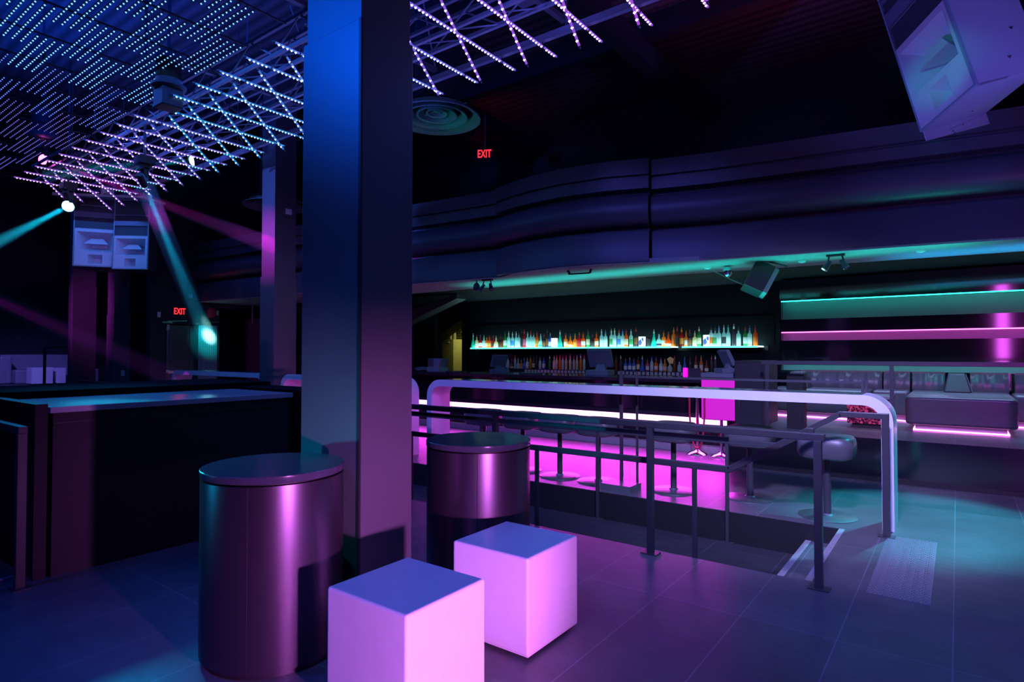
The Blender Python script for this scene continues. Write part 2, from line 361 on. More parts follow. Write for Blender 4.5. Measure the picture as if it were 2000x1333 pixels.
for i, (p, nm) in enumerate(((left, 'left'), (mid, 'mid'), (right, 'right'))):
    struct(MB().sweep(p, prof), 'trim_%d' % (4+i), M_fascia, smooth=True)
S = MB()
allp = left + mid[1:] + right[1:]
back = [(p[0], 8.60 + .09*max(0, p[0]+7.4)) for p in allp]
S2 = MB()
for i in range(len(allp)-1):
    a, b = allp[i], allp[i+1]; c, d = back[i+1], back[i]
    S2.hexa([(a[0],a[1]+.02,2.66),(b[0],b[1]+.02,2.66),(c[0],c[1],2.66),(d[0],d[1],2.66)], [(a[0],a[1]+.02,2.72),(b[0],b[1]+.02,2.72),(c[0],c[1],2.72),(d[0],d[1],2.72)])
struct(S2, 'ceiling', M_soffit)
# diagonal beam under the balcony left of the bar
struct(MB().hexa([(-10.9,9.6,1.9),(-8.6,9.6,2.62),(-8.6,9.9,2.62),(-10.9,9.9,1.9)], [(-10.9,9.6,2.2),(-8.6,9.6,2.72),(-8.6,9.9,2.72),(-10.9,9.9,2.2)]), 'trim_7', M_fascia)
# ceiling beams
for i, y in enumerate((6.4, 8.3)):
    struct(MB().box(-24, 3.6, y, y+.18, 6.15, 6.5), 'trim_%d' % (8+i), M_walldark)
for i, x in enumerate((-8, -3.9, -.4)):
    struct(MB().box(x, x+.22, 5.4, 11.3, 5.8, 6.14), 'trim_%d' % (10+i), M_walldark)

# ================================================================== COLUMNS
def column(x0, x1, y0, y1, zcap, label, top=6.5, z0=0):
    t = thing('column', label, 'column', ((x0+x1)/2, (y0+y1)/2, z0))
    MB().box(x0, x1, y0, y1, z0, zcap).build('shaft', M_colpaint, t, bevel=.004)
    MB().box(x0+.022, x1-.016, y0+.012, y1-.012, zcap, top).build('upper_shaft', M_colpaint, t)
    return t
big = column(-3.06, -2.54, 2.07, 2.45, 3.25, 'big square dark column in the foreground behind the white cubes')
MB().box(-2.556, -2.537, 2.066, 2.078, 0, 3.25).build('corner_strip', M_black, big)
MB().box(-2.545, -2.538, 2.09, 2.44, 0, .10).build('skirting', M_black, big)
o = MB(); o.box(-2.79, -2.71, 2.060, 2.069, .24, .37); o = o.build('outlet_cover', M_steel, None, bevel=.003)
tag(o, 'small steel outlet cover low on the foreground column', 'outlet')
column(-9.57, -9.14, 5.66, 6.08, 2.75, 'square column lit magenta between the two far white bar tables')
column(-16.12, -15.70, 5.66, 6.01, 2.35, 'narrow magenta-lit column under the far hanging speakers, right of two')
column(-18.63, -18.33, 5.66, 6.2, 3.2, 'narrowest magenta-lit column under the far hanging speakers, left of two')
def plate(name, x, y, z, wy, hz, label, cat, m=M_white):
    o = MB(); o.box(x, x+.008, y-wy/2, y+wy/2, z-hz/2, z+hz/2)
    o = o.build(name, m, bevel=.003); return tag(o, label, cat)
plate('wall_speaker_plate', -9.14, 5.915, 3.862, .12, .10, 'small white square plate high on the column between bar tables', 'plate')
plate('outlet_cover', -15.70, 5.86, .98, .08, .13, 'white outlet plate low on the column under the speakers', 'outlet')
plate('wall_switch', WX, 5.99+.14, 2.32, .07, .12, 'small pale plate on the exit wall, left of the exit sign', 'switch')
plate('wall_switch', -9.14, 5.80, 3.55, .0301, .0301, 'tiny dark stud on the column below the white plate', 'stud', M_black)
bpy.data.objects.remove(bpy.data.objects['wall_switch.001'])

# ================================================================== WHITE CUBES
def cube_seat(x0, y0, label):
    t = thing('cube_seat', label, 'stool', (x0+.235, y0+.235, 0), 'white cube seats')
    MB().box(x0+.035, x0+.435, y0+.035, y0+.435, 0, .02).build('plinth', M_black, t)
    MB().box(x0, x0+.475, y0, y0+.46, .02, .48).build('shell', M_white, t, bevel=.012, seg=3)
    MB().box(x0+.004, x0+.471, y0+.004, y0+.456, .018, .026).build('base_rim', M_white, t)
cube_seat(-2.115, 1.558, 'white cube seat nearest the camera, cut by the bottom edge')
cube_seat(-2.107, 2.325, 'white cube seat standing farther back by the railing')
# ================================================================== ROUND DRUM TABLES
def drum(x, y, r, h, label):
    t = thing('drum_table', label, 'table', (x, y, 0), 'tall round drum tables')
    MB().lathe([(r-.025, 0), (r-.025, .03), (r, .032), (r, h-.045)], (x, y, 0), 72).build('drum', M_satin, t, smooth=True)
    MB().lathe([(r-.018, h-.045), (r-.018, h-.034)], (x, y, 0), 72).build('shadow_gap', M_black, t, smooth=True)
    MB().lathe([(r+.002, h-.034), (r+.004, h-.030), (r+.004, h-.003), (r+.001, h)], (x, y, 0), 72).build('top', mat('drum_top', (.06, .065, .09), .18), t, smooth=True)
    MB().box(x+r*.62, x+r*.625, y-r*.787, y-r*.780, .03, h-.05).build('seam', M_black, t)
drum(-2.73, 1.70, .33, .90, 'black drum table left of the column, nearest one')
drum(-2.48, 2.98, .33, .90, 'black drum table half hidden behind the column')

# ================================================================== RAILINGS
def post(t, x, y, z0, z1, wd=.045, foot=True):
    p = MB().box(x-wd/2, x+wd/2, y-wd/2, y+wd/2, z0+.008, z1).build('post', M_rail, t, bevel=.003)
    if foot: MB().box(x-.06, x+.06, y-.045, y+.045, z0, z0+.008).build('base_plate', M_rail, p, local=False)
    return p
NR = thing('railing', 'near guard railing along the sunken walkway behind the cubes', 'railing', (-2.0, 4.11, 0))
MB().bar((-13, 4.11, .93), (-.66, 4.11, .93), .045, .045).build('top_rail', M_rail, NR, bevel=.004)
MB().bar((-13, 4.14, .865), (-1.25, 4.14, .865), .03, .03).build('middle_rail', M_rail, NR, bevel=.003)
for x in (-.70, -1.80, -3.23, -4.7, -6.2): post(NR, x, 4.11, 0, .91)
def handrail(y, label, posts, wd):
    t = thing('handrail', label, 'handrail', (-1.5, y, -.28))
    MB().bar((-13, y, .645), (-1.27, y, .645), wd, .045).build('lower_rail', M_rail, t, bevel=.004)
    MB().bar((-1.28, y, .645), (-.78, y, .948), wd, .045).build('sloping_rail', M_rail, t, bevel=.004)
    MB().bar((-.79, y, .948), (-.44 if y > 5 else -.74, y, .948), wd, .045).build('upper_rail', M_rail, t, bevel=.004)
    for x in posts: post(t, x, y, -.28, .625, .03 if y < 5 else .03)
    return t
handrail(4.235, 'sloping handrail on the near side of the steps', (-1.52, -2.88, -4.4), .035)
fh = handrail(5.58, 'sloping handrail on the far side of the steps', (-1.70, -3.03, -4.6), .035)
post(fh, -.465, 5.58, .0, .97, .05)
# nosing tapes and diamond plate
tag(MB().box(-.80, -.757, NE+.01, FE-.02, 0, .004).build('nosing_tape', M_tape), 'pale grip strip along the top step edge', 'grip strip', 'grip strips on the steps')
tag(MB().box(-1.10, -1.056+.002, NE+.01, FE-.02, -.139, -.136).build('nosing_tape', M_tape), 'pale grip strip on the lower step edge', 'grip strip', 'grip strips on the steps')
bpy.data.objects['nosing_tape.001'].location.x = .045
P = MB(); P.box(-.462, -.142, 4.21, 5.63, 0, .004)
for i in range(13):
    for j in range(58):
        cx, cy = -.452+.025*i+.0125*(j % 2), 4.225+.0243*j
        if cx > -.15: continue
        a = PI/4*(1 if (i+j) % 2 else -1) + .2; c, s_ = math.cos(a)*.011, math.sin(a)*.011
        P._add([(cx-c, cy-s_, .004), (cx+s_*.3, cy-c*.3, .004), (cx+c, cy+s_, .004), (cx-s_*.3, cy+c*.3, .004), (cx, cy, .009)], [(0,1,4),(1,2,4),(2,3,4),(3,0,4)])
tag(P.build('diamond_plate', M_plate), 'ribbed metal tread plate on the floor right of the steps', 'metal plate')

# ================================================================== BAR TABLES (white waterfall tables)
def utable(x0, x1, label, y0=5.76, y1=6.12):
    t = thing('bar_table', label, 'table', ((x0+x1)/2, y0, 0), 'long white waterfall bar tables')
    th, R, h = .085, .22, 1.10
    outer = [(x0, 0)] + [(x0+R-R*math.cos(a), h-R+R*math.sin(a)) for a in [PI/2*k/10 for k in range(11)]] + \
            [(x1-R+R*math.sin(a), h-R+R*math.cos(a)) for a in [PI/2*k/10 for k in range(11)]] + [(x1, 0)]
    r = R-th
    inner = [(x0+th, 0)] + [(x0+th+r-r*math.cos(a), h-th-r+r*math.sin(a)) for a in [PI/2*k/10 for k in range(11)]] + \
            [(x1-th-r+r*math.sin(a), h-th-r+r*math.cos(a)) for a in [PI/2*k/10 for k in range(11)]] + [(x1-th, 0)]
    m = MB(); n = len(outer)
    m._add([(x, y0, z) for x, z in outer]+[(x, y1, z) for x, z in outer]+[(x, y0, z) for x, z in inner]+[(x, y1, z) for x, z in inner],
           [(i, i+1, n+i+1, n+i) for i in range(n-1)]+[(2*n+i, 3*n+i, 3*n+i+1, 2*n+i+1) for i in range(n-1)] +
           [(i, 2*n+i, 2*n+i+1, i+1) for i in range(n-1)]+[(n+i, n+i+1, 3*n+i+1, 3*n+i) for i in range(n-1)] +
           [(0, n, 3*n, 2*n), (n-1, 3*n-1, 4*n-1, 2*n-1)])
    m.build('waterfall_top', M_table, t, smooth=True)
    MB().box(x0+R, x1-R, y0+.012, y1-.012, h, h+.003).build('top_inlay', mat('table_inlay', (.10, .11, .14), .14), t)
    return t
ut = utable(-5.69, -.425, 'long white waterfall bar table in front of the bar')
utable(-13.02, -9.60, 'white waterfall bar table far left, left of the lit column')
utable(-9.10, -6.2, 'white waterfall bar table between the lit column and big column')
gr = thing('guard_rail', 'thin black rail raised above the long white bar table', 'rail', (-3.0, 6.14, 0))
MB().bar((-3.0, 6.145, 1.185), (-.67, 6.145, 1.185), .02, .022).build('rail', M_rail, gr)
for x in (-.68, -.65): MB().box(x-.011, x+.011, 6.13, 6.16, 1.06, 1.21).build('end_post', M_rail, gr)
for x, y in ((-3.03, 6.14), (-2.93, 5.93)): MB().box(x-.014, x+.014, y-.014, y+.014, .06, 1.25).build('post', M_rail, gr)
MB().box(-2.76, -2.74, 5.93, 5.95, .06, 1.25).build('post', M_rail, gr)
MB().box(-3.06, -2.72, 5.70, 5.97, 0, .07).build('base_box', mat('base_teal', (.10, .12, .13), .3), gr)
# ================================================================== STOOLS
def stool_proto():
    t = thing('bar_stool', '', 'bar stool', (0, 0, 0), 'bar stools along the white table')
    MB().lathe([(.235, 0), (.235, .008), (.21, .014), (.05, .02), (.04, .03)], n=48).build('base', M_steel, t, smooth=True)
    MB().lathe([(.032, .03), (.032, .30), (.028, .30), (.028, .52)], n=20).build('post', M_rail, t, smooth=True)
    s = MB(); seg = 64; prof = [(.0, .52), (.17, .52), (.205, .535), (.222, .57), (.225, .64), (.218, .69), (.195, .715), (.10, .725), (0.001, .725)]
    vs = []; fs = []
    for k, (r, z) in enumerate(prof):
        for i in range(seg):
            th = 2*PI*i/seg; c, s_ = math.cos(th), math.sin(th)
            q = 1/((abs(c)**4+abs(s_)**4)**.25); rip = 1 + (.012 if (i % 2 and 2 <= k <= 6) else 0)
            vs.append((r*q*c*rip, r*q*s_*rip*.92, z))
    for k in range(len(prof)-1):
        for i in range(seg): fs.append((k*seg+i, k*seg+(i+1) % seg, (k+1)*seg+(i+1) % seg, (k+1)*seg+i))
    s._add(vs, fs); s.build('seat', M_leatherd, t, smooth=True)
    r = MB()
    for i in range(40):
        pass
    return t
sp = stool_proto()
st = [(-.945, 6.03, 'pleated bar stool at the right end of the white table, teal-lit base'), (-1.68, 6.32, 'bar stool second from the right end of the white table'),
      (-2.42, 6.18, 'bar stool third from the right, left of the red rope stanchion'), (-3.27, 6.10, 'bar stool beside the small floor box, fourth from right'),
      (-3.78, 6.10, 'bar stool third from the left end of the white table'), (-4.33, 6.12, 'bar stool second from the left end of the white table'), (-4.95, 6.12, 'bar stool at the left end of the white table')]
for i, (x, y, lb) in enumerate(st):
    o = sp if i == 0 else copy_tree(sp)
    o.location = (x, y-.06, 0); o['label'] = lb

# ================================================================== LEFT COUNTER
lc = thing('counter', 'black counter with a glossy blue-lit top at the left', 'counter', (-5.2, 2.2, 0))
MB().box(-5.68, -4.72, 1.36, 3.08, 0, 1.06).build('body', mat('counter_body', (.02, .016, .025), .6, spec=.25), lc)
MB().box(-5.70, -4.70, 1.34, 3.10, 1.06, 1.10).build('worktop', mat('counter_top', (.34, .40, .46), .2), lc, bevel=.003)
MB().box(-7.2, -4.74, 1.27, 1.338, 0, 1.12).build('end_panel', mat('counter_body', (.02,.016,.025)), lc)
MB().box(-6.9, -5.71, 1.34, 3.5, 0, 1.155).build('back_ledge', mat('ledge_black', (.004, .004, .008), .95, spec=.05), lc)
MB().box(-5.705, -4.66, 3.12, 3.5, 0, 1.12).build('side_ledge', MATS['ledge_black'], lc)
MB().box(-4.715, -4.71, 1.36, 3.08, 0.99, 1.0).build('shadow_line', M_black, lc)
lr = thing('railing', 'short black railing at the far left edge in front of the counter', 'railing', (-4.65, 1.18, 0))
MB().bar((-8.5, 1.18, .975), (-4.62, 1.18, .975), .05, .045).build('top_rail', M_rail, lr, bevel=.004)
post(lr, -4.65, 1.18, 0, .955, .05); post(lr, -6.4, 1.18, 0, .955, .05)
tag(MB().box(-4.95, -4.91, 1.0, 1.262, 0, .004).build('nosing_tape', M_tape), 'pale grip strip on the floor at the far left', 'grip strip')
# dark bag slumped by the counter
def blob(name, c, s, m, parent, seed, noise=.12):
    bm = bmesh.new(); bmesh.ops.create_icosphere(bm, subdivisions=4, radius=1)
    rnd = random.Random(seed); ph = [(rnd.uniform(2, 6), rnd.uniform(0, 6), rnd.uniform(2, 6), rnd.uniform(0, 6)) for _ in range(6)]
    off = Vector(parent_origin(parent)) if parent else Vector()
    for v in bm.verts:
        p = v.co.copy(); d = sum(math.sin(a*p.x+b)*math.sin(c_*p.z+d_+p.y*a) for a, b, c_, d_ in ph)/3
        q = [max(-1, min(1, u*1.15)) for u in p]
        v.co = Vector((q[0]*s[0], q[1]*s[1], q[2]*s[2]))*(1+noise*d) + Vector(c) - off
        if v.co.z+off.z < .003: v.co.z = .003-off.z
    me = bpy.data.meshes.new(name); bm.to_mesh(me); bm.free(); me.materials.append(m)
    for p in me.polygons: p.use_smooth = True
    o = bpy.data.objects.new(name, me); COL.objects.link(o)
    if parent: o.parent = parent
    return o
bag = thing('duffel_bag', 'slumped black bag in the shadow under the left counter', 'bag', (-4.15, 2.5, 0))
blob('bag_body', (-4.15, 2.5, .27), (.30, .34, .27), M_leatherd, bag, 3)
blob('bag_flap', (-4.10, 2.45, .52), (.24, .28, .09), M_leatherd, bag, 5, .2)
b_ = MB()
for k in range(14):
    a0, a1 = PI*k/14, PI*(k+1)/14
    b_.tube((-3.88, 2.5-.17*math.cos(a0), .36-.2*math.sin(a0)+.12), (-3.88, 2.5-.17*math.cos(a1), .36-.2*math.sin(a1)+.12), .012, 8)
b_.build('strap', M_rail, bag, smooth=True)

# ================================================================== BAR
bar = thing('bar_counter', 'long glossy black bar with a pink light strip', 'bar', (-7.2, 8.8, 0))
MB().box(-13.5, -2.5, 8.80, 9.3, 0, 1.02).build('bar_front', M_gloss, bar)
MB().box(-13.5, -2.46, 8.46, 9.4, 1.02, 1.075).build('bar_top', M_bartop, bar, bevel=.006)
MB().box(-13.5, -2.5, 8.70, 8.80, .50, .56).build('light_cover', M_black, bar)
M_barled = emit('bar_led', (1.0, .42, .95), 3.2)
MB().box(-13.45, -2.68, 8.77, 8.799, .405, .495).build('led_strip', M_barled, bar)
MB().box(-13.5, -2.5, 8.66, 8.80, .0, .10).build('toe_ledge', mat('toe_ledge', (.3, .3, .33), .3), bar)
m = MB()
for x in [-13+.9*i for i in range(12)]: m.box(x, x+.012, 8.793, 8.80, .58, 1.0)
m.build('panel_joints', M_black, bar)
be = thing('bar_end_cabinet', 'tall black cabinet closing the right end of the bar', 'cabinet', (-2.25, 8.7, 0))
MB().box(-2.455, -2.08, 8.42, 9.2, 0, 1.345).build('body', M_black, be, bevel=.004)
MB().box(-2.44, -2.10, 8.413, 8.419, .1, 1.30).build('door', M_blackpaint, be)
MB().box(-2.40, -2.38, 8.395, 8.412, .7, .85).build('handle', M_rail, be)
lp = thing('reflection_panel', 'wide bar-end panel glowing in place of a magenta reflection', 'glowing panel', (-2.7, 8.5, 0), 'magenta panels on the bar end')
M_mag = emit('magenta_panel', (.62, .0, .62), 1.0); M_magb = emit('magenta_bright', (1, 0, .75), 1.1)  # emission stands in for a magenta reflection on these panels
MB().box(-2.92, -2.465, 8.44, 8.455, .52, 1.10).build('panel', M_mag, lp); MB().box(-2.93, -2.46, 8.456, 8.459, .51, 1.11).build('frame', M_black, lp)
lq = thing('reflection_panel', 'thin upright bar beside the bottles, glowing as a magenta reflection', 'glowing panel', (-3.17, 8.45, 1.075), 'magenta panels on the bar end')
MB().box(-3.20, -3.15, 8.47, 8.53, 1.076, 1.235).build('panel', M_magb, lq)
MB().box(-3.14, -2.96, 8.50, 8.53, 1.076, 1.23).build('side_panel', M_blackpaint, lq)
# back bar with shelves
bb = thing('back_bar', 'black back bar cabinet behind the bar', 'cabinet', (-6.2, 10.9, 0))
MB().box(-9.6, -2.5, 10.75, 11.29, 0, 1.0).build('body', M_black, bb)
MB().box(-9.6, -2.5, 10.72, 11.29, 1.0, 1.03).build('counter', M_bartop, bb)
mm = MB()
for x in [-9+.8*i for i in range(8)]: mm.box(x, x+.76, 10.735, 10.749, .1, .95)
mm.build('doors', M_gloss, bb)
rs = thing('bottle_riser', 'low stepped riser carrying the lower row of bottles', 'shelf', (-5.5, 10.9, 1.03))
MB().box(-8.6, -2.9, 10.78, 10.95, 1.031, 1.10).build('step', M_black, rs)
gs = thing('glow_shelf', 'long glowing white-teal glass bottle shelf on the back wall', 'shelf', (-6.1, 11.1, 1.56))
M_shelf = emit('shelf_glow', (.45, 1.0, .95), 9.0, True); M_shedge = emit('shelf_edge', (.15, .95, .80), 1.6)
SH = 1.575
for a, b in ((-9.34, -6.1), (-6.09, -4.36), (-4.14, -2.78)):
    MB().box(a, b, 10.925, 11.28, SH-.02, SH).build('glowing_shelf', M_shelf, gs); MB().box(a, b, 10.905, 10.924, SH-.03, SH+.001).build('lit_edge', M_shedge, gs); MB().box(a, b, 10.925, 11.28, SH-.03, SH-.021).build('underside', M_black, gs)
MB().box(-9.5, -2.7, 11.281, 11.299, SH-.08, SH-.0).build('back_rail', M_black, gs)
M_shback = mat('shelf_back', (.004, .006, .010), .6, spec=.1)
MB().box(-9.6, -2.6, 11.283, 11.298, SH+.02, SH+.55).build('back_panel', M_shback, gs)

# ---- bottles
def px2x(px, Y):
    """horizontal place on a shelf at depth Y of something seen px right in the photo's 2000-wide frame"""
    a = math.atan((px-1000)/1172.0) - math.radians(36.587); return Y*math.tan(a)
SHAPES = {
 'tall': [(.036,0),(.038,.01),(.038,.19),(.030,.215),(.015,.235),(.013,.29),(.014,.30)],
 'square': [(.040,0),(.042,.01),(.042,.15),(.038,.17),(.016,.19),(.014,.25),(.015,.26)],
 'cone': [(.058,0),(.060,.01),(.035,.12),(.018,.20),(.012,.26),(.012,.29)],
 'round': [(.050,0),(.054,.02),(.056,.07),(.042,.12),(.018,.15),(.015,.22),(.016,.23)],
 'slim': [(.030,0),(.032,.01),(.032,.21),(.020,.25),(.013,.27),(.012,.32)],
 'short': [(.042,0),(.044,.01),(.044,.11),(.034,.14),(.016,.16),(.014,.21)],
}
BC = {'clear': (.62,.85,.86), 'teal': (.05,.75,.62), 'amber': (.95,.42,.06), 'red': (.75,.05,.06), 'dark': (.06,.05,.06), 'green': (.08,.42,.15),
      'blue': (.10,.30,.85), 'cream': (.85,.78,.55), 'orange': (.95,.25,.04), 'brown': (.35,.12,.04), 'pink': (.8,.15,.35), 'white': (.85,.88,.9)}
def bm_(c): return mat('glass_'+c, BC[c], .15, trans=.62 if c != 'dark' else .2)
def cm_(c): return mat('cap_'+c, BC[c], .4)
def lm_(c): return mat('label_'+c, BC[c], .6, trans=.25)
PROTO = {}
def bottle(kind, body, cap, lab, loc, h=1.0, simple=False):
    key = (kind, body, cap, lab, simple)
    if key not in PROTO:
        pr = SHAPES[kind]; b = MB().lathe([(r, z) for r, z in pr], n=14).build('bottle', bm_(body), smooth=True)
        top = pr[-1]
        MB().lathe([(.013, top[1]-.035), (.014, top[1]-.034), (.014, top[1]+.004), (.006, top[1]+.01), (.004, top[1]+.05)], n=10).build('pourer', cm_(cap), b, smooth=True, local=True)
        if lab and not simple:
            r = pr[2][0]+.0012; z1 = pr[2][1]
            if kind == 'cone': MB().lathe([(.0555,.035),(.041,.105)], n=14, cap=False).build('label', lm_(lab), b, smooth=True, local=True)
            else: MB().lathe([(r, z1*.22), (r, z1*.80)], n=14, cap=False).build('label', lm_(lab), b, smooth=True, local=True)
        PROTO[key] = b; o = b
    else: o = copy_tree(PROTO[key])
    o.location = loc; o.scale = (1, 1, h)
    return o
UP = """155 cone teal white -;200 square cream red cream;240 square red blue white;282 square clear cream white;318 square amber dark cream;355 square orange red amber;393 square red red dark;435 round cream cream white;475 short dark red dark;505 short brown dark -;545 tall green dark white;587 tall clear white -;635 tall clear white blue;672 tall clear white -;708 tall clear dark white;745 slim dark dark -;780 slim red red pink;820 tall clear clear white;855 tall clear red clear;888 tall clear dark clear;932 tall orange red amber;973 round clear white teal;1015 square dark red brown;1050 slim dark dark brown;1095 square blue white white;1215 cone teal white teal;1278 square amber red cream;1338 round amber blue cream;1393 square amber cream amber;1445 square red amber red;1497 square orange red white;1552 tall green dark cream;1610 short dark red dark;1652 square orange orange cream;1717 tall clear white white;1765 tall clear blue white;1833 tall clear white green;1880 tall clear cream white;1930 tall clear red blue;1977 tall clear blue white"""
ub = []
for s in UP.split(';'):
    x, k, b, c, l = s.split(); ub.append((900+int(x)/6.25, k, b, c, None if l == '-' else l))
UP2 = """243 tall orange red cream;290 tall clear white green;347 slim dark red brown;485 square dark dark dark;541 cone teal white -;592 round clear dark dark;643 square amber red cream;698 round orange amber white;752 tall amber amber orange;797 tall brown red dark;843 tall red amber amber;890 square amber amber white;932 square dark red brown;985 square cream cream cream;1030 tall green cream cream;1160 tall clear dark orange;1205 tall clear dark green;1250 tall clear blue white;1298 tall clear white dark;1345 tall clear teal white;1410 slim dark white -;1458 tall clear dark white;1537 tall green red white;1583 tall clear blue white;1645 tall orange red orange"""
for s in UP2.split(';'):
    x, k, b, c, l = s.split(); ub.append((1180+int(x)/5.556, k, b, c, None if l == '-' else l))
ub.sort()
KN = {'tall':'tall','square':'square-shouldered','cone':'cone-shaped','round':'round-bodied','slim':'slender','short':'squat'}
BN = {'clear':'clear','teal':'teal','amber':'amber','red':'dark red','dark':'near-black','green':'green','blue':'blue','cream':'cream','orange':'orange','brown':'brown'}
Yb = 11.07
for i, (px, k, b, c, l) in enumerate(ub):
    h = {'tall':1.02,'square':.95,'cone':1.0,'round':1.0,'slim':1.05,'short':.98}[k]*random.uniform(.96, 1.06)*1.03
    o = bottle(k, b, c, l, (px2x(px, Yb), Yb+random.uniform(-.02, .02), SH+.0005), h)
    tag(o, '%s %s bottle on the glowing shelf, %s from the left' % (BN[b], KN[k], ordn(i)), 'bottle', 'bottles on the glowing shelf')
for px, lb, w_, h_, mats in ((900+1143/6.25, 'glowing plain white lamp box among the bottles, left of three', .11, .20, 'white'), (1180+412/5.556, 'lit box with blue shapes among the shelf bottles, middle of three', .11, .20, 'blue'), (1180+1115/5.556, 'lit box with blue shapes among the clear vodka bottles, right of three', .11, .21, 'blue')):
    x = px2x(px, Yb); t = thing('lamp_box', lb, 'lamp', (x, Yb, SH), 'lit boxes on the glowing shelf')
    MB().box(x-w_/2, x+w_/2, Yb-.05, Yb+.05, SH+.001, SH+h_+.0).build('box', emit('lamp_box_glow', (.75, 1, .98), 1.3), t, bevel=.004)
    if mats == 'blue': 
        e = MB(); e.lathe([(.03, 0), (.03, .001)], (0, 0, 0), 16)
        g = MB(); 
        g._add([(x-.05, Yb-.052, SH+.03), (x-.005, Yb-.052, SH+.03), (x+.02, Yb-.052, SH+.08), (x-.01, Yb-.052, SH+.15), (x-.05, Yb-.052, SH+.11)], [(0,1,2,3,4)])
        g._add([(x+.01, Yb-.052, SH+.13), (x+.05, Yb-.052, SH+.10), (x+.05, Yb-.052, SH+.17), (x+.02, Yb-.052, SH+.18)], [(0,1,2,3)])
        g.build('blue_shapes', emit('blue_print', (.05, .2, .9), .8), t)
LO = [522,548,575,622,662,700,738,775,812,850,888,925,968,1013]
lo = [(900+x/6.25, random.choice(['tall','square','slim','round']), random.choice(['clear','dark','blue','amber','clear']), random.choice(['white','dark','red','blue','dark']), 1.03) for x in LO]
lo += [(900+x/6.25, 'tall' if x == 1140 else 'slim', 'green' if x == 1085 else random.choice(['cream','clear','amber']), random.choice(['cream','white','red']), 1.031) for x in (1085,1140,1170,1210,1245,1285,1335,1380,1418,1463,1505)]
lo += [(1180+x/5.556, k, b, c, 1.031) for x, k, b, c in ((130,'slim','brown','dark'),(180,'slim','dark','cream'),(232,'square','blue','red'),(278,'square','blue','white'),(322,'square','blue','red'),(368,'tall','brown','dark'),(413,'cone','blue','white'),(468,'square','pink','dark'),(516,'tall','clear','blue'),(563,'square','orange','blue'),(616,'square','clear','pink'),(658,'square','amber','cream'),(712,'round','clear','white'),(762,'slim','brown','red'),(815,'short','clear','dark'),(873,'cone','blue','blue'),(932,'slim','dark','dark'),(995,'tall','brown','red'),(1052,'tall','orange','amber'),(1110,'short','brown','red'),(1165,'slim','dark','red'),(1205,'slim','dark','white'))]
lo.sort(); BN['pink'] = 'pink'; BN['white'] = 'white'
Yl = 10.86
for i, (px, k, b, c, z) in enumerate(lo):
    o = bottle(k, b, c, 'cream' if (b in ('amber','brown','orange','dark') and k != 'slim') else ('white' if k in ('square','tall') else None), (px2x(px, Yl), Yl, 1.1005), random.uniform(.78, .88))
    o.scale = (.82, .82, o.scale.z)
    tag(o, '%s %s bottle on the lower back bar, %s from the left' % (BN[b], KN[k], ordn(i)), 'bottle', 'bottles on the lower back bar')
# row of upturned glasses below the lower bottles
gp = None; n = 0
M_glass = mat('tumbler_glass', (.6, .6, .72), .08, trans=.5)
for r_, (x0, x1) in enumerate(((-7.6, -6.05), (-5.35, -2.98))):
    x = x0
    while x < x1:
        if gp is None: gp = MB().lathe([(.032, 0), (.026, .055), (.025, .058)], n=10).build('drinking_glass', M_glass, smooth=True); o = gp
        else: o = copy_tree(gp)
        o.location = (x, 10.748, 1.0305); n += 1; x += .085
        tag(o, 'upturned glass in the row before the lower bottles, %s half' % ('left' if r_ == 0 else 'right'), 'glass', 'upturned glasses, %s half' % ('left' if r_ == 0 else 'right'))
area('light_glasses', (-5.5, 10.2, 1.9), (-5.5, 10.8, 1.05), 5.5, .05, (.75, .5, .8), 5)
# point of sale screens and machines
def terminal(px, Y, z, rz, s, label, stand=.1):
    x = px2x(px, Y); t = thing('point_of_sale_terminal', label, 'till', (x, Y, z), 'tills on the bar')
    Mx = Matrix.Translation((x, Y, z)) @ Matrix.Rotation(rz, 4, 'Z')
    a = MB(); a.M = Mx @ Matrix.Scale(s, 4); a.box(-.16, .16, -.13, .13, 0, .07); a.build('base', mat('till_grey', (.16, .17, .24), .5), t, bevel=.006)
    a = MB(); a.M = Mx @ Matrix.Scale(s, 4) @ Matrix.Translation((0, .02, .06)) @ Matrix.Rotation(-.15, 4, 'X'); a.hexa([(-.07,-.03,0),(.07,-.03,0),(.07,.05,0),(-.07,.05,0)], [(-.05,-.01,.13),(.05,-.01,.13),(.05,.04,.13),(-.05,.04,.13)]); a.build('stand', MATS['till_grey'], t)
    a = MB(); a.M = Mx @ Matrix.Scale(s, 4) @ Matrix.Translation((0, 0, .22)) @ Matrix.Rotation(.45, 4, 'X'); a.box(-.17, .17, -.02, .04, -.12, .14); sc = a.build('monitor', MATS['till_grey'], t, bevel=.008)
    a = MB(); a.M = Mx @ Matrix.Scale(s, 4) @ Matrix.Translation((0, 0, .22)) @ Matrix.Rotation(.45, 4, 'X'); a.box(-.15, .15, .0401, .042, -.10, .12); a.build('screen', M_black, t)
terminal(975, 9.1, 1.075, 1.2, .95, 'tilted till screen on the bar, left of three')
terminal(1172, 9.1, 1.075, .12, 1.25, 'largest till screen on the bar, middle of three')
terminal(1418, 8.95, 1.16, -.85, .95, 'tilted till screen above the magenta panel, right of three')
x = px2x(1410, 8.95)
o = MB(); o.box(x-.25, x+.22, 8.75, 9.15, 1.076, 1.159); tag(o.build('till_box', MATS['till_grey'], bevel=.004), 'flat grey drawer box under the right till', 'cash drawer')
x = px2x(1172, 9.1)
x = px2x(857, 8.9); t = thing('receipt_machine', 'boxy pale machine on the left of the bar', 'machine', (x, 8.9, 1.075))
MB().box(x-.20, x+.14, 8.76, 9.04, 1.076, 1.16).build('base', M_spk, t, bevel=.006)
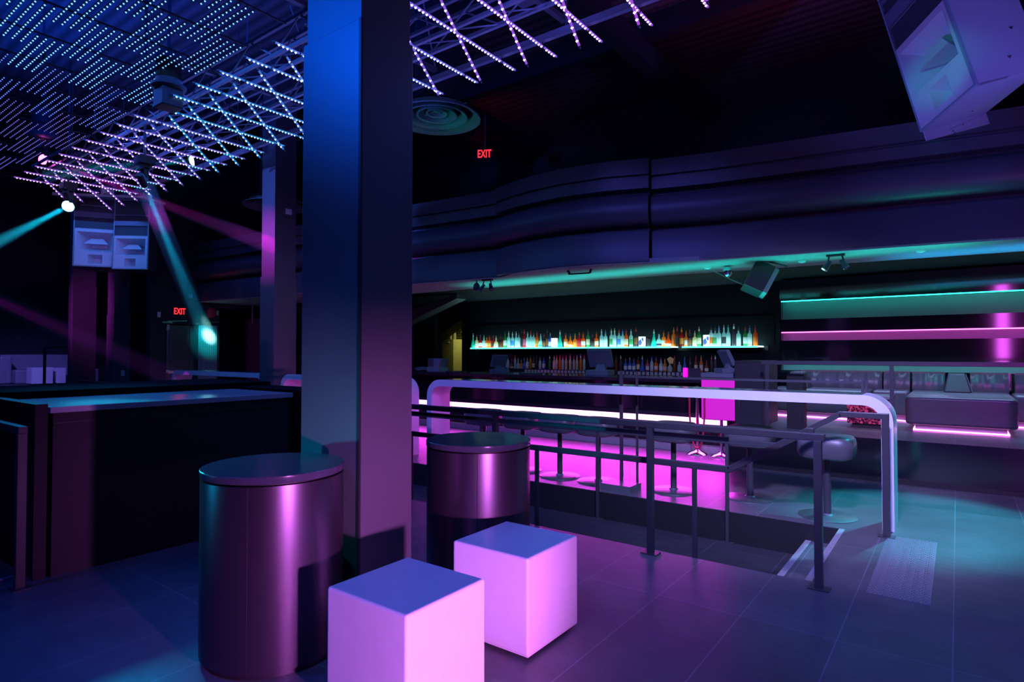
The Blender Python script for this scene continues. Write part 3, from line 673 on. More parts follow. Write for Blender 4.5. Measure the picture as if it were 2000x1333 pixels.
MB().hexa([(x-.19,8.78,1.16),(x+.10,8.78,1.16),(x+.10,9.02,1.16),(x-.19,9.02,1.16)], [(x-.19,8.78,1.34),(x+.19,8.78,1.34),(x+.19,9.02,1.34),(x-.19,9.02,1.34)]).build('housing', M_spk, t, bevel=.006)
MB().box(x-.17, x-.03, 8.772, 8.779, 1.18, 1.33).build('panel', M_steel, t)
blob('folded_cloth', (px2x(822, 8.8), 8.85, 1.12), (.16, .12, .045), M_whsofa, None, 9)
tag(bpy.data.objects['folded_cloth'], 'crumpled pale cloth at the left end of the bar', 'cloth')
for nm, px, lb in (('drip_tray', 890, 'black bar tray beside the boxy pale machine'), ('drip_tray', 1035, 'black bar tray right of the left till screen')):
    x = px2x(px, 8.75); tag(MB().box(x-.2, x+.2, 8.68, 8.86, 1.076, 1.10).build(nm, M_rail, bevel=.004), lb, 'tray', 'bar trays')
x = px2x(1313, 10.8)
o = MB(); o._add([(x-.06, 10.7, 1.34), (x, 10.7, 1.38), (x+.07, 10.7, 1.34), (x+.05, 10.7, 1.25), (x-.02, 10.7, 1.26), (x-.06, 10.69, 1.34), (x, 10.69, 1.38), (x+.07, 10.69, 1.34), (x+.05, 10.69, 1.25), (x-.02, 10.69, 1.26)], [(0,1,2,3,4),(9,8,7,6,5),(0,5,6,1),(1,6,7,2),(2,7,8,3),(3,8,9,4),(4,9,5,0)])
o.box(x-.002, x+.002, 10.69, 10.7, 1.03, 1.26)
tag(o.build('paper_flag', mat('yellow_paper', (.75, .65, .2), .7)), 'small crumpled yellow flag above the lower bottles', 'flag')
# nook: cabinet and two small spray bottles
x = px2x(876, 12.3); t = thing('storage_cabinet', 'yellow-lit steel cabinet beside the brick nook', 'cabinet', (x, 12.5, 0))
MB().box(x-.20, x+.18, 12.3, 12.8, 0, 1.83).build('body', mat('cabinet_metal', (.5, .5, .42), .45, .3), t, bevel=.005)
MB().box(x-.05, x+.04, 12.293, 12.299, 1.73, 1.76).build('badge', M_white, t)
for k, dx, mt, lb in ((0, .02, M_white, 'white spray bottle on top of the nook cabinet'), (1, .13, M_whsofa, 'pale bottle with dark middle on the nook cabinet')):
    t2 = thing('spray_bottle', lb, 'bottle', (x+dx, 12.4, 1.83), 'spray bottles on the nook cabinet')
    MB().lathe([(.045, 0), (.05, .02), (.048, .16), (.018, .21), (.018, .25)], (x+dx, 12.4, 1.831), 14).build('body', mt, t2, smooth=True)
    MB().box(x+dx-.05, x+dx+.03, 12.385, 12.415, 2.08, 2.12).build('trigger', M_black if k else M_white, t2)
o = MB()
for k in range(6): o.tube((-11.1, 12.9, .3+.28*k), (-10.4, 12.9, .3+.28*k), .012, 6)
o.tube((-11.1, 12.9, 0), (-11.1, 12.9, 2.0), .015, 8); o.tube((-10.4, 12.9, 0), (-10.4, 12.9, 2.2), .015, 8)
tag(o.build('wire_rack', M_rail), 'dark wire rack before the yellow brick wall', 'rack')
# stanchions with red rope
def stanchion(x, y, label, fake=0):
    t = thing('stanchion', label, 'stanchion', (x, y, 0), 'chrome rope posts by the bar')
    MB().lathe([(.155, 0), (.155, .008), (.13, .03), (.06, .055), (.03, .075)], (x, y, 0), 32).build('base', M_chrome, t, smooth=True)
    MB().lathe([(.024, .07), (.024, .95), (.03, .96), (.03, .98), (.012, .99)], (x, y, 0), 16).build('post', M_chrome, t, smooth=True)
    bpy.ops
    return t
stanchion(-3.0, 8.50, 'chrome rope post before the magenta panel, left one')
stanchion(-2.66, 8.50, 'chrome rope post before the magenta panel, right one')
for k, (xa, lb, dep) in enumerate(((-3.0, 'red velvet rope looped on the left chrome post', .95),)):
    r_ = MB(); pts = []
    for i in range(25):
        u = -1 + 2*i/24; pts.append((xa+.02+.13*u*(1.0 if abs(u) < .9 else .9), 8.42, .10+.86*(abs(u)**3.2)))
    for a, b in zip(pts, pts[1:]): r_.tube(a, b, .014, 8)
    r_.tube((xa-.11, 8.42, .95), (xa, 8.48, .96), .012, 8); r_.tube((xa+.15, 8.42, .95), (xa, 8.48, .96), .012, 8)
    tag(r_.build('velvet_rope', M_red, smooth=True), lb, 'rope')

# ================================================================== LOUNGE BANQUETTES
M_coled = emit('couch_led', (1.0, .22, .95), 8, True)
def rounded(pts, rads, n=5):
    out = []
    N = len(pts)
    for i in range(N):
        p0, p1, p2 = Vector(pts[i-1]), Vector(pts[i]), Vector(pts[(i+1) % N]); r = rads[i]
        if r <= 0: out.append(tuple(p1)); continue
        d0 = (p0-p1).normalized(); d1 = (p2-p1).normalized()
        a = p1+d0*r; b = p1+d1*r
        for k in range(n+1):
            t_ = k/n; out.append(tuple(a*(1-t_)**2 + p1*2*t_*(1-t_) + b*t_**2))
    return out
def inset(pts, d):
    c = Vector((sum(p[0] for p in pts)/len(pts), sum(p[1] for p in pts)/len(pts)))
    return pts
def banquette(pts, rads, base, brads, label, ledpath, backs):
    cx_ = sum(p[0] for p in pts)/len(pts); cy_ = sum(p[1] for p in pts)/len(pts)
    t = thing('banquette', label, 'sofa', (cx_, cy_, .48), 'grey leather banquettes of the lounge')
    MB().prism(rounded(pts, rads), .56, .91).build('seat', M_leather, t, bevel=.035, seg=4, smooth=True)
    MB().prism(rounded(base, brads), .481, .56).build('plinth', mat('plinth', (.25, .25, .28), .35), t)
    l = MB()
    for a, b in zip(ledpath, ledpath[1:]): l.bar((a[0], a[1], .492), (b[0], b[1], .492), .012, .014)
    l.build('led_strip', M_coled, t)
    for k, (a, b) in enumerate(backs):
        x0, y0, x1, y1 = a[0], a[1], b[0], b[1]
        d = Vector((x1-x0, y1-y0)).normalized(); nn = Vector((-d.y, d.x)); m_ = MB(); K = max(6, int((Vector(b)-Vector(a)).length/.035))
        vs = []; pr_ = [(0, .87), (-.02, .95), (.0, 1.05), (.04, 1.15), (.09, 1.175), (.14, 1.15), (.16, 1.05), (.16, .87)]
        for i in range(K+1):
            p = Vector(a).lerp(Vector(b), i/K)
            rip = .007*math.sin(i*2.3)+.005*math.sin(i*1.1+k)
            for j, (o_, z) in enumerate(pr_):
                oo = o_ + (rip if 1 <= j <= 3 else 0); q = p + nn*oo; vs.append((q.x, q.y, z))
        mlen = len(pr_)
        fs = [(i*mlen+j, (i+1)*mlen+j, (i+1)*mlen+(j+1) % mlen, i*mlen+(j+1) % mlen) for i in range(K) for j in range(mlen)]
        fs += [tuple(range(mlen))[::-1], tuple(range(K*mlen, (K+1)*mlen))]
        m_._add(vs, fs); m_.build('backrest', M_leather, t, smooth=True)
    return t
banquette([(-2.38, 9.88), (-1.03, 9.80), (-1.03, 10.60), (-2.38, 10.62)], [0, .12, 0, 0], [(-2.38, 9.98), (-1.14, 9.90), (-1.14, 10.62), (-2.38, 10.62)], [0, .1, 0, 0],
          'grey leather banquette left part, behind the white table end', [(-2.38, 9.965), (-1.13, 9.885), (-1.125, 10.2)], [((-2.05, 10.62), (-.92, 10.62))])
banquette([(-1.0, 10.12), (-.56, 10.12), (-.56, 10.62), (-1.0, 10.62)], [0]*4, [(-1.0, 10.25), (-.56, 10.25), (-.56, 10.62), (-1.0, 10.62)], [0]*4,
          'short recessed grey banquette behind the glitter table', [(-1.0, 10.235), (-.8, 10.225), (-.56, 10.1)], [((-.9, 10.62), (-.57, 10.62))])
banquette([(-.54, 9.0), (.56, 9.0), (.56, 10.62), (-.54, 10.62)], [.10, .10, 0, 0], [(-.44, 9.10), (.46, 9.10), (.46, 10.62), (-.44, 10.62)], [.02, .02, 0, 0],
          'protruding grey leather banquette block at the right', [(-.455, 10.2), (-.455, 9.085), (.475, 9.085), (.475, 10.2)], [((-.54, 10.62), (-.15, 10.62)), ((.14, 10.62), (.56, 10.62))])
banquette([(.58, 10.0), (2.4, 10.0), (2.4, 10.62), (.58, 10.62)], [0]*4, [(.58, 10.12), (2.4, 10.12), (2.4, 10.62), (.58, 10.62)], [0]*4,
          'grey banquette at the right edge of the picture', [(.58, 10.10), (2.4, 10.10)], [((.62, 10.62), (2.4, 10.62))])
for x, y, lb in ((-.0, 10.47, 'dark wedge bolster between the ribbed seat backs'), (-2.0, 10.35, 'dark wedge bolster at the left end of the banquettes')):
    t = thing('bolster', lb, 'cushion', (x, y, .91), 'wedge bolsters on the banquettes')
    MB().hexa([(x-.16,y-.30,.912),(x+.15,y-.30,.912),(x+.15,y+.13,.912),(x-.16,y+.13,.912)], [(x-.11,y-.20,1.165),(x+.08,y-.20,1.165),(x+.08,y+.13,1.165),(x-.11,y+.13,1.165)]).build('cushion', mat('bolster_dark', (.03, .025, .035), .45), t, bevel=.015, seg=3, smooth=True)
    MB().tube((x+.155, y-.305, .92), (x+.087, y-.205, 1.16), .006, 6).build('piping', M_leather, t)
gt = thing('glitter_table', 'low box table with red glitter sides in the lounge', 'table', (-.95, 9.2, .48))
MB().box(-1.12, -.73, 8.98, 9.37, .482, .54).build('plinth', M_black, gt)
MB().box(-1.17, -.68, 8.93, 9.42, .54, .86).build('glitter_box', M_glit, gt)
MB().box(-1.18, -.67, 8.92, 9.43, .86, .90).build('table_top', M_steel, gt, bevel=.004)
# lounge railing
lg = thing('railing', 'black railing along the raised lounge edge', 'railing', (-.6, 7.99, .48))
MB().bar((-2.0, 8.0, 1.33), (3.5, 8.0, 1.33), .04, .05).build('top_rail', M_rail, lg, bevel=.004)
for x in (-1.93, -.60, .75, 2.1): 
    MB().box(x-.02, x+.02, 7.98, 8.02, .481, 1.305).build('post', M_rail, lg)
MB().bar((-1.95, 8.0, 1.09), (-.75, 8.0, 1.085), .02, .02)
bl = thing('post_box', 'slim black box standing behind the lounge railing post', 'box', (-1.65, 8.5, .48))
MB().box(-1.78, -1.58, 8.35, 8.55, .481, 1.18).build('box', M_black, bl, bevel=.004)
MB().box(-1.76, -1.60, 8.343, 8.349, .9, .96).build('panel', M_rail, bl)

# ================================================================== LED CEILING STRIPS (rows of blue dots)
SC_Z = 4.8
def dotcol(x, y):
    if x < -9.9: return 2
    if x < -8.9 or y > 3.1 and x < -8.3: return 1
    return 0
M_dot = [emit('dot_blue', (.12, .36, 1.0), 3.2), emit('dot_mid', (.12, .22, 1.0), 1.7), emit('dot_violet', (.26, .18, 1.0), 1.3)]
M_rod = mat('strip_housing', (.05, .05, .07), .5)
strip_proto = {}
ns = 0
for b in range(8):
    y0 = 1.165 + .2955*b
    for k in range(-1, 9):
        x1 = (-6.28 if b % 2 else -7.02) + 1.5 - 1.5*k + .01
        if b % 2 == 0: pass
        if b == 7 and x1 > -6.0: continue
        if x1 > -2.5: continue
        if b == 6 and x1 > -5.0: continue
        if b == 5 and x1 > -3.2: continue
        for r in range(4):
            y = y0 + .074*r
            kind = dotcol(x1-.5, y)
            # skip what lies outside the picture
            a = math.atan2(-(x1-.5), y)
            if (x1 > -3.9 and y < 1.9): continue
            if ns >= 290: continue
            if kind not in strip_proto:
                m = MB(); m.cur = 0; m.box(-1.05, .02, -.008, .008, .004, .016); m.cur = 1
                for d in range(15): m.octa((-.072*d-.005, 0, 0), (.0100, .0090, .0075)[kind])
                strip_proto[kind] = m.build('led_strip', [M_rod, M_dot[kind]]); o = strip_proto[kind]
            else: o = copy_tree(strip_proto[kind])
            o.location = (x1, y, SC_Z); ns += 1
            tag(o, ['dark hanging strip with a row of bright blue light dots', 'dark hanging strip with a row of mid blue dots, farther back', 'dark hanging strip with small violet light dots, farthest back'][kind], 'light strip', ['bright blue dot strips in the staggered ceiling grid', 'mid blue dot strips in the staggered ceiling grid', 'violet dot strips at the far end of the ceiling grid'][kind])
print('strips', ns)
# support rods for the strips
sr = thing('strip_frame', 'dark thin frame rods holding the dotted ceiling strips', 'frame', (-8, 2.3, 4.84))
for i in range(16):
    x = -4.0-.75*i+.02; MB().box(x-.008, x+.008, 1.1, 3.5, 4.816, 4.832).build('rod', M_rod, sr)
for x in (-4.73, -8.48, -12.23): MB().bar((x, 2.3, 4.83), (x, 2.3, 6.5), .02, .02).build('hanger', M_rod, sr)

# ================================================================== LED TUBES in a crossed lattice
def lerp(a, b, t): return tuple(a[i]+(b[i]-a[i])*t for i in range(len(a)))
PAL = [(0, (.60, .22, 1.0)), (7, (.42, .24, 1.0)), (9, (.22, .30, 1.0)), (10, (.02, .52, .95)), (12, (.03, .42, 1.0)), (15, (.14, .35, 1.0)), (17, (.22, .25, 1.0)), (19, (.42, .18, 1.0)), (22, (.62, .15, .95)), (30, (.6, .15, .9))]
def tubecol(k):
    for (a, ca), (b, cb) in zip(PAL, PAL[1:]):
        if k <= b: return lerp(ca, cb, max(0, (k-a)/(b-a)))
    return PAL[-1][1]
M_clear = {}
def led_tube(name, p0, p1, k, fam, label, group, pitch=.046, gaps=()):
    p0, p1 = Vector(p0), Vector(p1); L_ = (p1-p0).length; d = (p1-p0)/L_
    c = tubecol(k); near = k > 14
    t = thing('led_tube', label, 'light tube', tuple(p0), group)
    body = emit('tube_%d' % round(k), (c[0]*.8, c[1]*.7, c[2]), .6 if not near else .7)
    wht = lerp(c, (1, 1, 1), .30)
    dots = emit('tubedot_%d' % round(k), wht, 3.6)
    m = MB(); m.tube(p0 - d*.02, p1 + d*.02, .0105, 8); n_ = int(L_/pitch)
    for i in range(n_):
        s_ = (i+.5)/n_
        if any(abs(s_-g) < .012 for g in gaps): continue
        q = p0 + d*(L_*s_); r = .0145
        m.cur = 2 if (fam == 'A' and 1 <= k <= 9 and s_ > .80) else 1
        m.octa((q.x, q.y, q.z-.010), r)
    m.build('tube', [body, dots, emit('tubedot_green', (.1, 1, .62), 2.6)], t)
    MB().tube(p0-d*.045, p0-d*.02, .008, 8, .014).build('end_cap', M_truss, t); MB().tube(p1+d*.02, p1+d*.05, .014, 8, .004).build('end_cap', M_truss, t)
    if gaps:
        g_ = MB()
        for g in gaps: q = p0+d*(L_*g); g_.tube(q-d*.006, q+d*.006, .017, 10); g_.tube(q, (q.x, q.y, 4.60), .004, 6)
        g_.build('clip', M_rail, t)
for k in range(24):
    x = -13.07+.5155*k; y1 = 3.17+.0093*k; y2 = 4.87+.015*k
    if k == 0: y2 = 4.41
    lab = 'level dotted light tube of the lattice, %s from the left' % ordn(k)
    if k == 8: led_tube('led_tube', (x, y1, 4.5), (x, y2, 4.5), k, 'A', lab, 'level light tubes of the lattice', gaps=((3.567-y1)/(y2-y1), (4.925-y1)/(y2-y1))); continue
    led_tube('led_tube', (x, y1, 4.5), (x, y2, 4.5), k, 'A', lab, 'level light tubes of the lattice', gaps=((3.567-y1)/(y2-y1), min(.95, (4.925-y1)/(y2-y1))))
for k in range(24):
    x = -12.66+.513*k
    y2, z2 = (3.86, 4.09) if k < 2 else (4.12, 3.924)
    led_tube('led_tube', (x, 3.47+.004*k, 4.47), (x, y2, z2), k+.8, 'B', 'slanting dotted light tube of the lattice, %s from the left' % ordn(k), 'slanting light tubes of the lattice', pitch=.050, gaps=((3.556-(3.47+.004*k))/(y2-(3.47+.004*k)),))
# trusses carrying the tubes
def truss(y, z, label, x0=-13.6, x1=.2, h=.28, wd=.22, n=None):
    t = thing('truss', label, 'truss', ((x0+x1)/2, y, z), 'ceiling trusses above the light tubes')
    for dy, dz in ((0, 0), (wd, 0), (0, h), (wd, h)):
        MB().bar((x0, y+dy, z+dz), (x1, y+dy, z+dz), .035, .035).build('chord', M_truss, t)
    m = MB(); n = int((x1-x0)/.45)
    for i in range(n):
        a = x0+(x1-x0)*i/n; b = x0+(x1-x0)*(i+1)/n
        if i % 2: m.tube((a, y, z), (b, y, z+h), .010, 6); m.tube((a, y+wd, z+h), (b, y+wd, z), .010, 6)
        else: m.tube((a, y, z+h), (b, y, z), .010, 6); m.tube((a, y+wd, z), (b, y+wd, z+h), .010, 6)
        m.tube((a, y, z), (b, y+wd, z), .008, 6)
    m.build('web_bars', M_truss, t)
    for x in (-11, -6.5, -1.8): MB().tube((x, y+wd/2, z+h), (x, y+wd/2, 6.5), .008, 6).build('hanger', M_truss, t)
truss(3.55, 4.60, 'steel truss nearest, above the light tubes')
truss(4.28, 4.60, 'steel truss in the middle above the light tubes')
t = thing('support_rail', 'single steel rail along the far ends of the light tubes', 'rail', (-6, 4.93, 4.57))
MB().box(-13.6, .2, 4.90, 4.95, 4.545, 4.61).build('rail', M_truss, t)
for x in (-12, -9, -6, -3, -.5): MB().tube((x, 4.925, 4.61), (x, 4.925, 6.5), .008, 6).build('hanger', M_truss, t)
for i, x in enumerate((-9.6, -7.4, -5.2, -3.35, -1.3)):
    t = thing('cross_beam', 'cross beam with bolted plates over the lattice, %s from the left' % ORD[i], 'beam', (x, 4.2, 4.9), 'cross beams over the lattice')
    MB().bar((x, 3.2, 4.92), (x+.1, 5.3, 4.92), .06, .05).build('beam', M_truss, t)
    MB().box(x-.14, x+.2, 4.05, 4.2, 4.885, 4.893).build('bracket', M_truss, t); MB().box(x-.1, x+.12, 4.62, 4.82, 4.885, 4.893).build('bracket', M_truss, t)
    MB().tube((x, 3.2, 4.92), (x-.4, 3.9, 5.6), .01, 6).build('stay', M_truss, t); MB().tube((x+.1, 5.3, 4.92), (x+.6, 4.4, 5.9), .01, 6).build('stay', M_truss, t)

# ================================================================== ROUND CEILING DIFFUSERS
def diffuser(x, y, z, R, label, duct=True):
    t = thing('ceiling_diffuser', label, 'air vent', (x, y, z), 'round air diffusers')
    m_ = mat('vent_paint', (.16, .30, .28), .45)
    for k, (r0, r1, dz) in enumerate(((.80, 1.0, 0), (.56, .70, .02), (.34, .46, .045), (.14, .24, .07))):
        MB().lathe([(R*r0, dz+.10), (R*(r0+.03), dz+.055), (R*(r1-.05), dz+.01), (R*r1, dz), (R*r1, dz+.012), (R*(r0+.05), dz+.07), (R*r0, dz+.11)], (x, y, z), 48, cap=False).build('ring', m_, t, smooth=True)
    MB().lathe([(R*.95, .09), (R*.55, .22), (R*.50, .26), (R*.50, 6.5-z)], (x, y, z), 32, cap=False).build('duct', M_wall, t, smooth=True)
    MB().lathe([(R*.05, .10), (R*.05, .14)], (x, y, z), 16).build('hub', m_, t)
    o = MB()
    for a in (0, PI/2, PI, 1.5*PI): o.bar((x, y, z+.115), (x+R*.9*math.cos(a), y+R*.9*math.sin(a), z+.09), .012, .012)
    o.build('spokes', m_, t)
diffuser(-5.39, 5.62, 4.48, .57, 'round ceiling air diffuser right of the big column')
a_ = (-11.9, 6.9); diffuser(-10.6, 6.6, 4.3, .62, 'dim round ceiling air diffuser behind the far light tubes')

# ================================================================== EXIT SIGNS
def exit_sign(P, rz, s, label, rod=None):
    t = thing('exit_sign', label, 'exit sign', P)
    R_ = Matrix.Translation(P) @ Matrix.Rotation(rz, 4, 'Z')
    a = MB(); a.M = R_; a.box(-.17*s, .17*s, .004, .04, -.11*s, .11*s); a.build('housing', M_black, t)
    if True:
        cu = bpy.data.curves.new('exit_text', 'FONT'); cu.body = 'EXIT'; cu.size = .215*s; cu.align_x = 'CENTER'; cu.align_y = 'CENTER'; cu.extrude = .002; cu.offset = .003*s
        o = bpy.data.objects.new('letters', cu); COL.objects.link(o)
        dg = bpy.context.evaluated_depsgraph_get(); me = bpy.data.meshes.new_from_object(o.evaluated_get(dg)); bpy.data.objects.remove(o)
        me.materials.clear(); me.materials.append(emit('exit_red', (1, .02, .03), 2.5))
        X = Matrix.Rotation(rz, 4, 'Z') @ Matrix.Rotation(PI/2, 4, 'X')
        me.transform(X @ Matrix.Diagonal((.62, 1, 1, 1)))
        o = bpy.data.objects.new('letters', me); COL.objects.link(o); o.parent = t
    if rod: MB().tube((P[0], P[1]+.02, P[2]+.11*s), (P[0], P[1]+.02, P[2]+rod), .012, 8).build('hanging_rod', M_steel, t)
exit_sign((WX+.045, 6.56, 2.41), math.radians(90), .95, 'red lit exit sign on the far left wall over the door')
exit_sign((-7.72, 9.45, 5.52), math.radians(30), 1.05, 'red lit exit sign hanging on a rod above the balcony', 1.0)
spot('light_exit', (-7.6, 9.2, 5.5), (-7.4, 10, 6.5), (1, 0, .03), 3, 120, 1, .05)
area('light_exit_sign', (WX+.1, 6.56, 2.41), (WX+1, 6.56, 2.41), .2, .1, (1, .02, .03), .3)

# ================================================================== EXIT DOORS
def door(name, y0, y1, x=WX-.08, z1=2.10):
    o = MB().box(x-.04, x, y0, y1, 0, z1).build(name, mat('door_paint', (.05, .07, .08), .4), bevel=.003); return tag(o, kind='structure')
d1 = door('door_1', 6.32, 6.845); d2 = door('door_2', 6.855, 7.40)
for d, y in ((d1, 6.35), (d2, 6.90)):
    MB().box(WX-.078, WX-.03, y, y+.5, .98, 1.04).build('panic_bar', M_steel, d)
for y, lb in ((6.20, 'left'), (6.95, 'right')):
    t = thing('door_closer', 'steel door closer arm above the %s exit door' % lb, 'door closer', (WX+.02, y, 2.08), 'closers above the exit doors')
    MB().box(WX+.001, WX+.06, y-.02, y+.20, 2.13, 2.17).build('body', M_chrome, t, bevel=.004)
    MB().bar((WX+.05, y+.1, 2.175), (WX+.08, y+.5, 2.20), .02, .012).build('arm', M_chrome, t)
t = thing('conduit', 'vertical pale pipe on the exit doors', 'pipe', (WX+.03, 6.52, 0))
MB().tube((WX+.04, 6.3, 1.05), (WX+.04, 6.3, 2.08), .014, 8).build('pipe', M_steel, t, smooth=True)
MB().box(WX+.01, WX+.07, 6.27, 6.33, 1.98, 2.1).build('fitting', M_steel, t); MB().box(WX+.01, WX+.07, 6.26, 6.34, 1.0, 1.06).build('fitting', M_steel, t)
t.location = (WX+.03, 6.3, 0)
for ch in t.children: ch.location = (0, .22, 0)
t = thing('fire_bell', 'round red fire bell on the wall right of the exit sign', 'bell', (WX+.02, 7.62, 2.72))
MB()
m = MB(); m.M = Matrix.Translation((WX+.001, 7.30, 2.42)) @ Matrix.Rotation(PI/2, 4, 'Y'); m.lathe([(.13, 0), (.13, .03), (.10, .07), (.03, .09)], n=28); t.location = (WX+.02, 7.30, 2.42)
m.build('gong', M_redbell, t, smooth=True)
m = MB(); m.box(WX+.09, WX+.11, 7.29, 7.31, 2.41, 2.43); m.build('bolt', M_chrome, t)
tag(MB().box(WX+.001, WX+.05, 7.42, 7.47, 2.37, 2.48).build('alarm_strobe', M_steel), 'small grey box right of the red fire bell', 'alarm')
t = thing('conduit', 'thin pipe run along the top of the dark doorway', 'pipe', (WX+.03, 7.6, 2.75))
MB().tube((WX+.04, 6.9, 2.72), (WX+.04, 9.0, 2.78), .018, 8).build('pipe', M_steel, t, smooth=True)
MB().tube((WX+.04, 8.35, 2.74), (WX+.04, 8.35, 2.2), .010, 8).build('drop', M_steel, t, smooth=True)
tag(MB().box(WX+.001, WX+.012, 6.78, 6.86, 2.75, 2.83).build('sensor_plate', M_steel), 'tiny pale sensor high on the exit wall', 'sensor')
M_glow = mat('curtain', (.3, .34, .36), .6)
m = MB()
for i in range(10): m.tube((WX+.03, 7.02+.045*i, 0), (WX+.03, 7.02+.045*i, 2.11), .024, 8)
tag(m.build('curtain', M_glow, smooth=True), 'narrow ribbed curtain hit by the teal light beam', 'curtain')

# ================================================================== FAR LEFT LOUNGE
struct(MB().box(-24.7, -19.0, 3.5, 8.5, .001, .48), 'floor', M_floor)
so = thing('sofa', 'pale violet-lit sofa at the far left', 'sofa', (-23.9, 6.4, .48))
MB().box(-24.4, -23.35, 5.75, 8.0, .49, .92).build('seat', M_whsofa, so, bevel=.04)
MB().box(-24.65, -24.3, 5.6, 8.0, .49, 1.40).build('backrest', M_whsofa, so, bevel=.05)
MB().box(-24.4, -23.7, 5.45, 5.75, .49, 1.35).build('side_back', M_whsofa, so, bevel=.05)
t = thing('cube_seat', 'white cube seat far away before the pale sofa', 'stool', (-22.9, 6.3, .48))
MB().box(-23.2, -22.68, 5.98, 6.52, .50, 1.0).build('shell', M_white, t, bevel=.012); MB().box(-23.15, -22.75, 6.05, 6.45, .481, .5).build('plinth', M_black, t)
t = thing('cube_seat', 'small violet-lit cube right of the far cube seat', 'stool', (-22.9, 6.75, .48))
MB().box(-23.1, -22.7, 6.62, 6.86, .50, .98).build('shell', M_white, t, bevel=.012); MB().box(-23.05, -22.75, 6.65, 6.8, .481, .5).build('plinth', M_black, t)
t = thing('railing', 'thin dark railing post before the far pale sofa', 'railing', (-20, 5.6, .48))
MB().box(-20.02, -19.97, 5.52, 5.58, .481, 1.6).build('post', M_rail, t); MB().bar((-20, 5.55, 1.6), (-20, 7.8, 1.6), .04, .04).build('top_rail', M_rail, t)
t = thing('cocktail_table', 'magenta-lit low table behind the left counter', 'table', (-17.2, 5.0, 0), None)
MB().box(-17.6, -16.9, 4.6, 5.25, .50, .62).build('top', M_white, t, bevel=.01); MB().box(-17.4, -17.1, 4.8, 5.05, 0, .5).build('base', M_black, t)

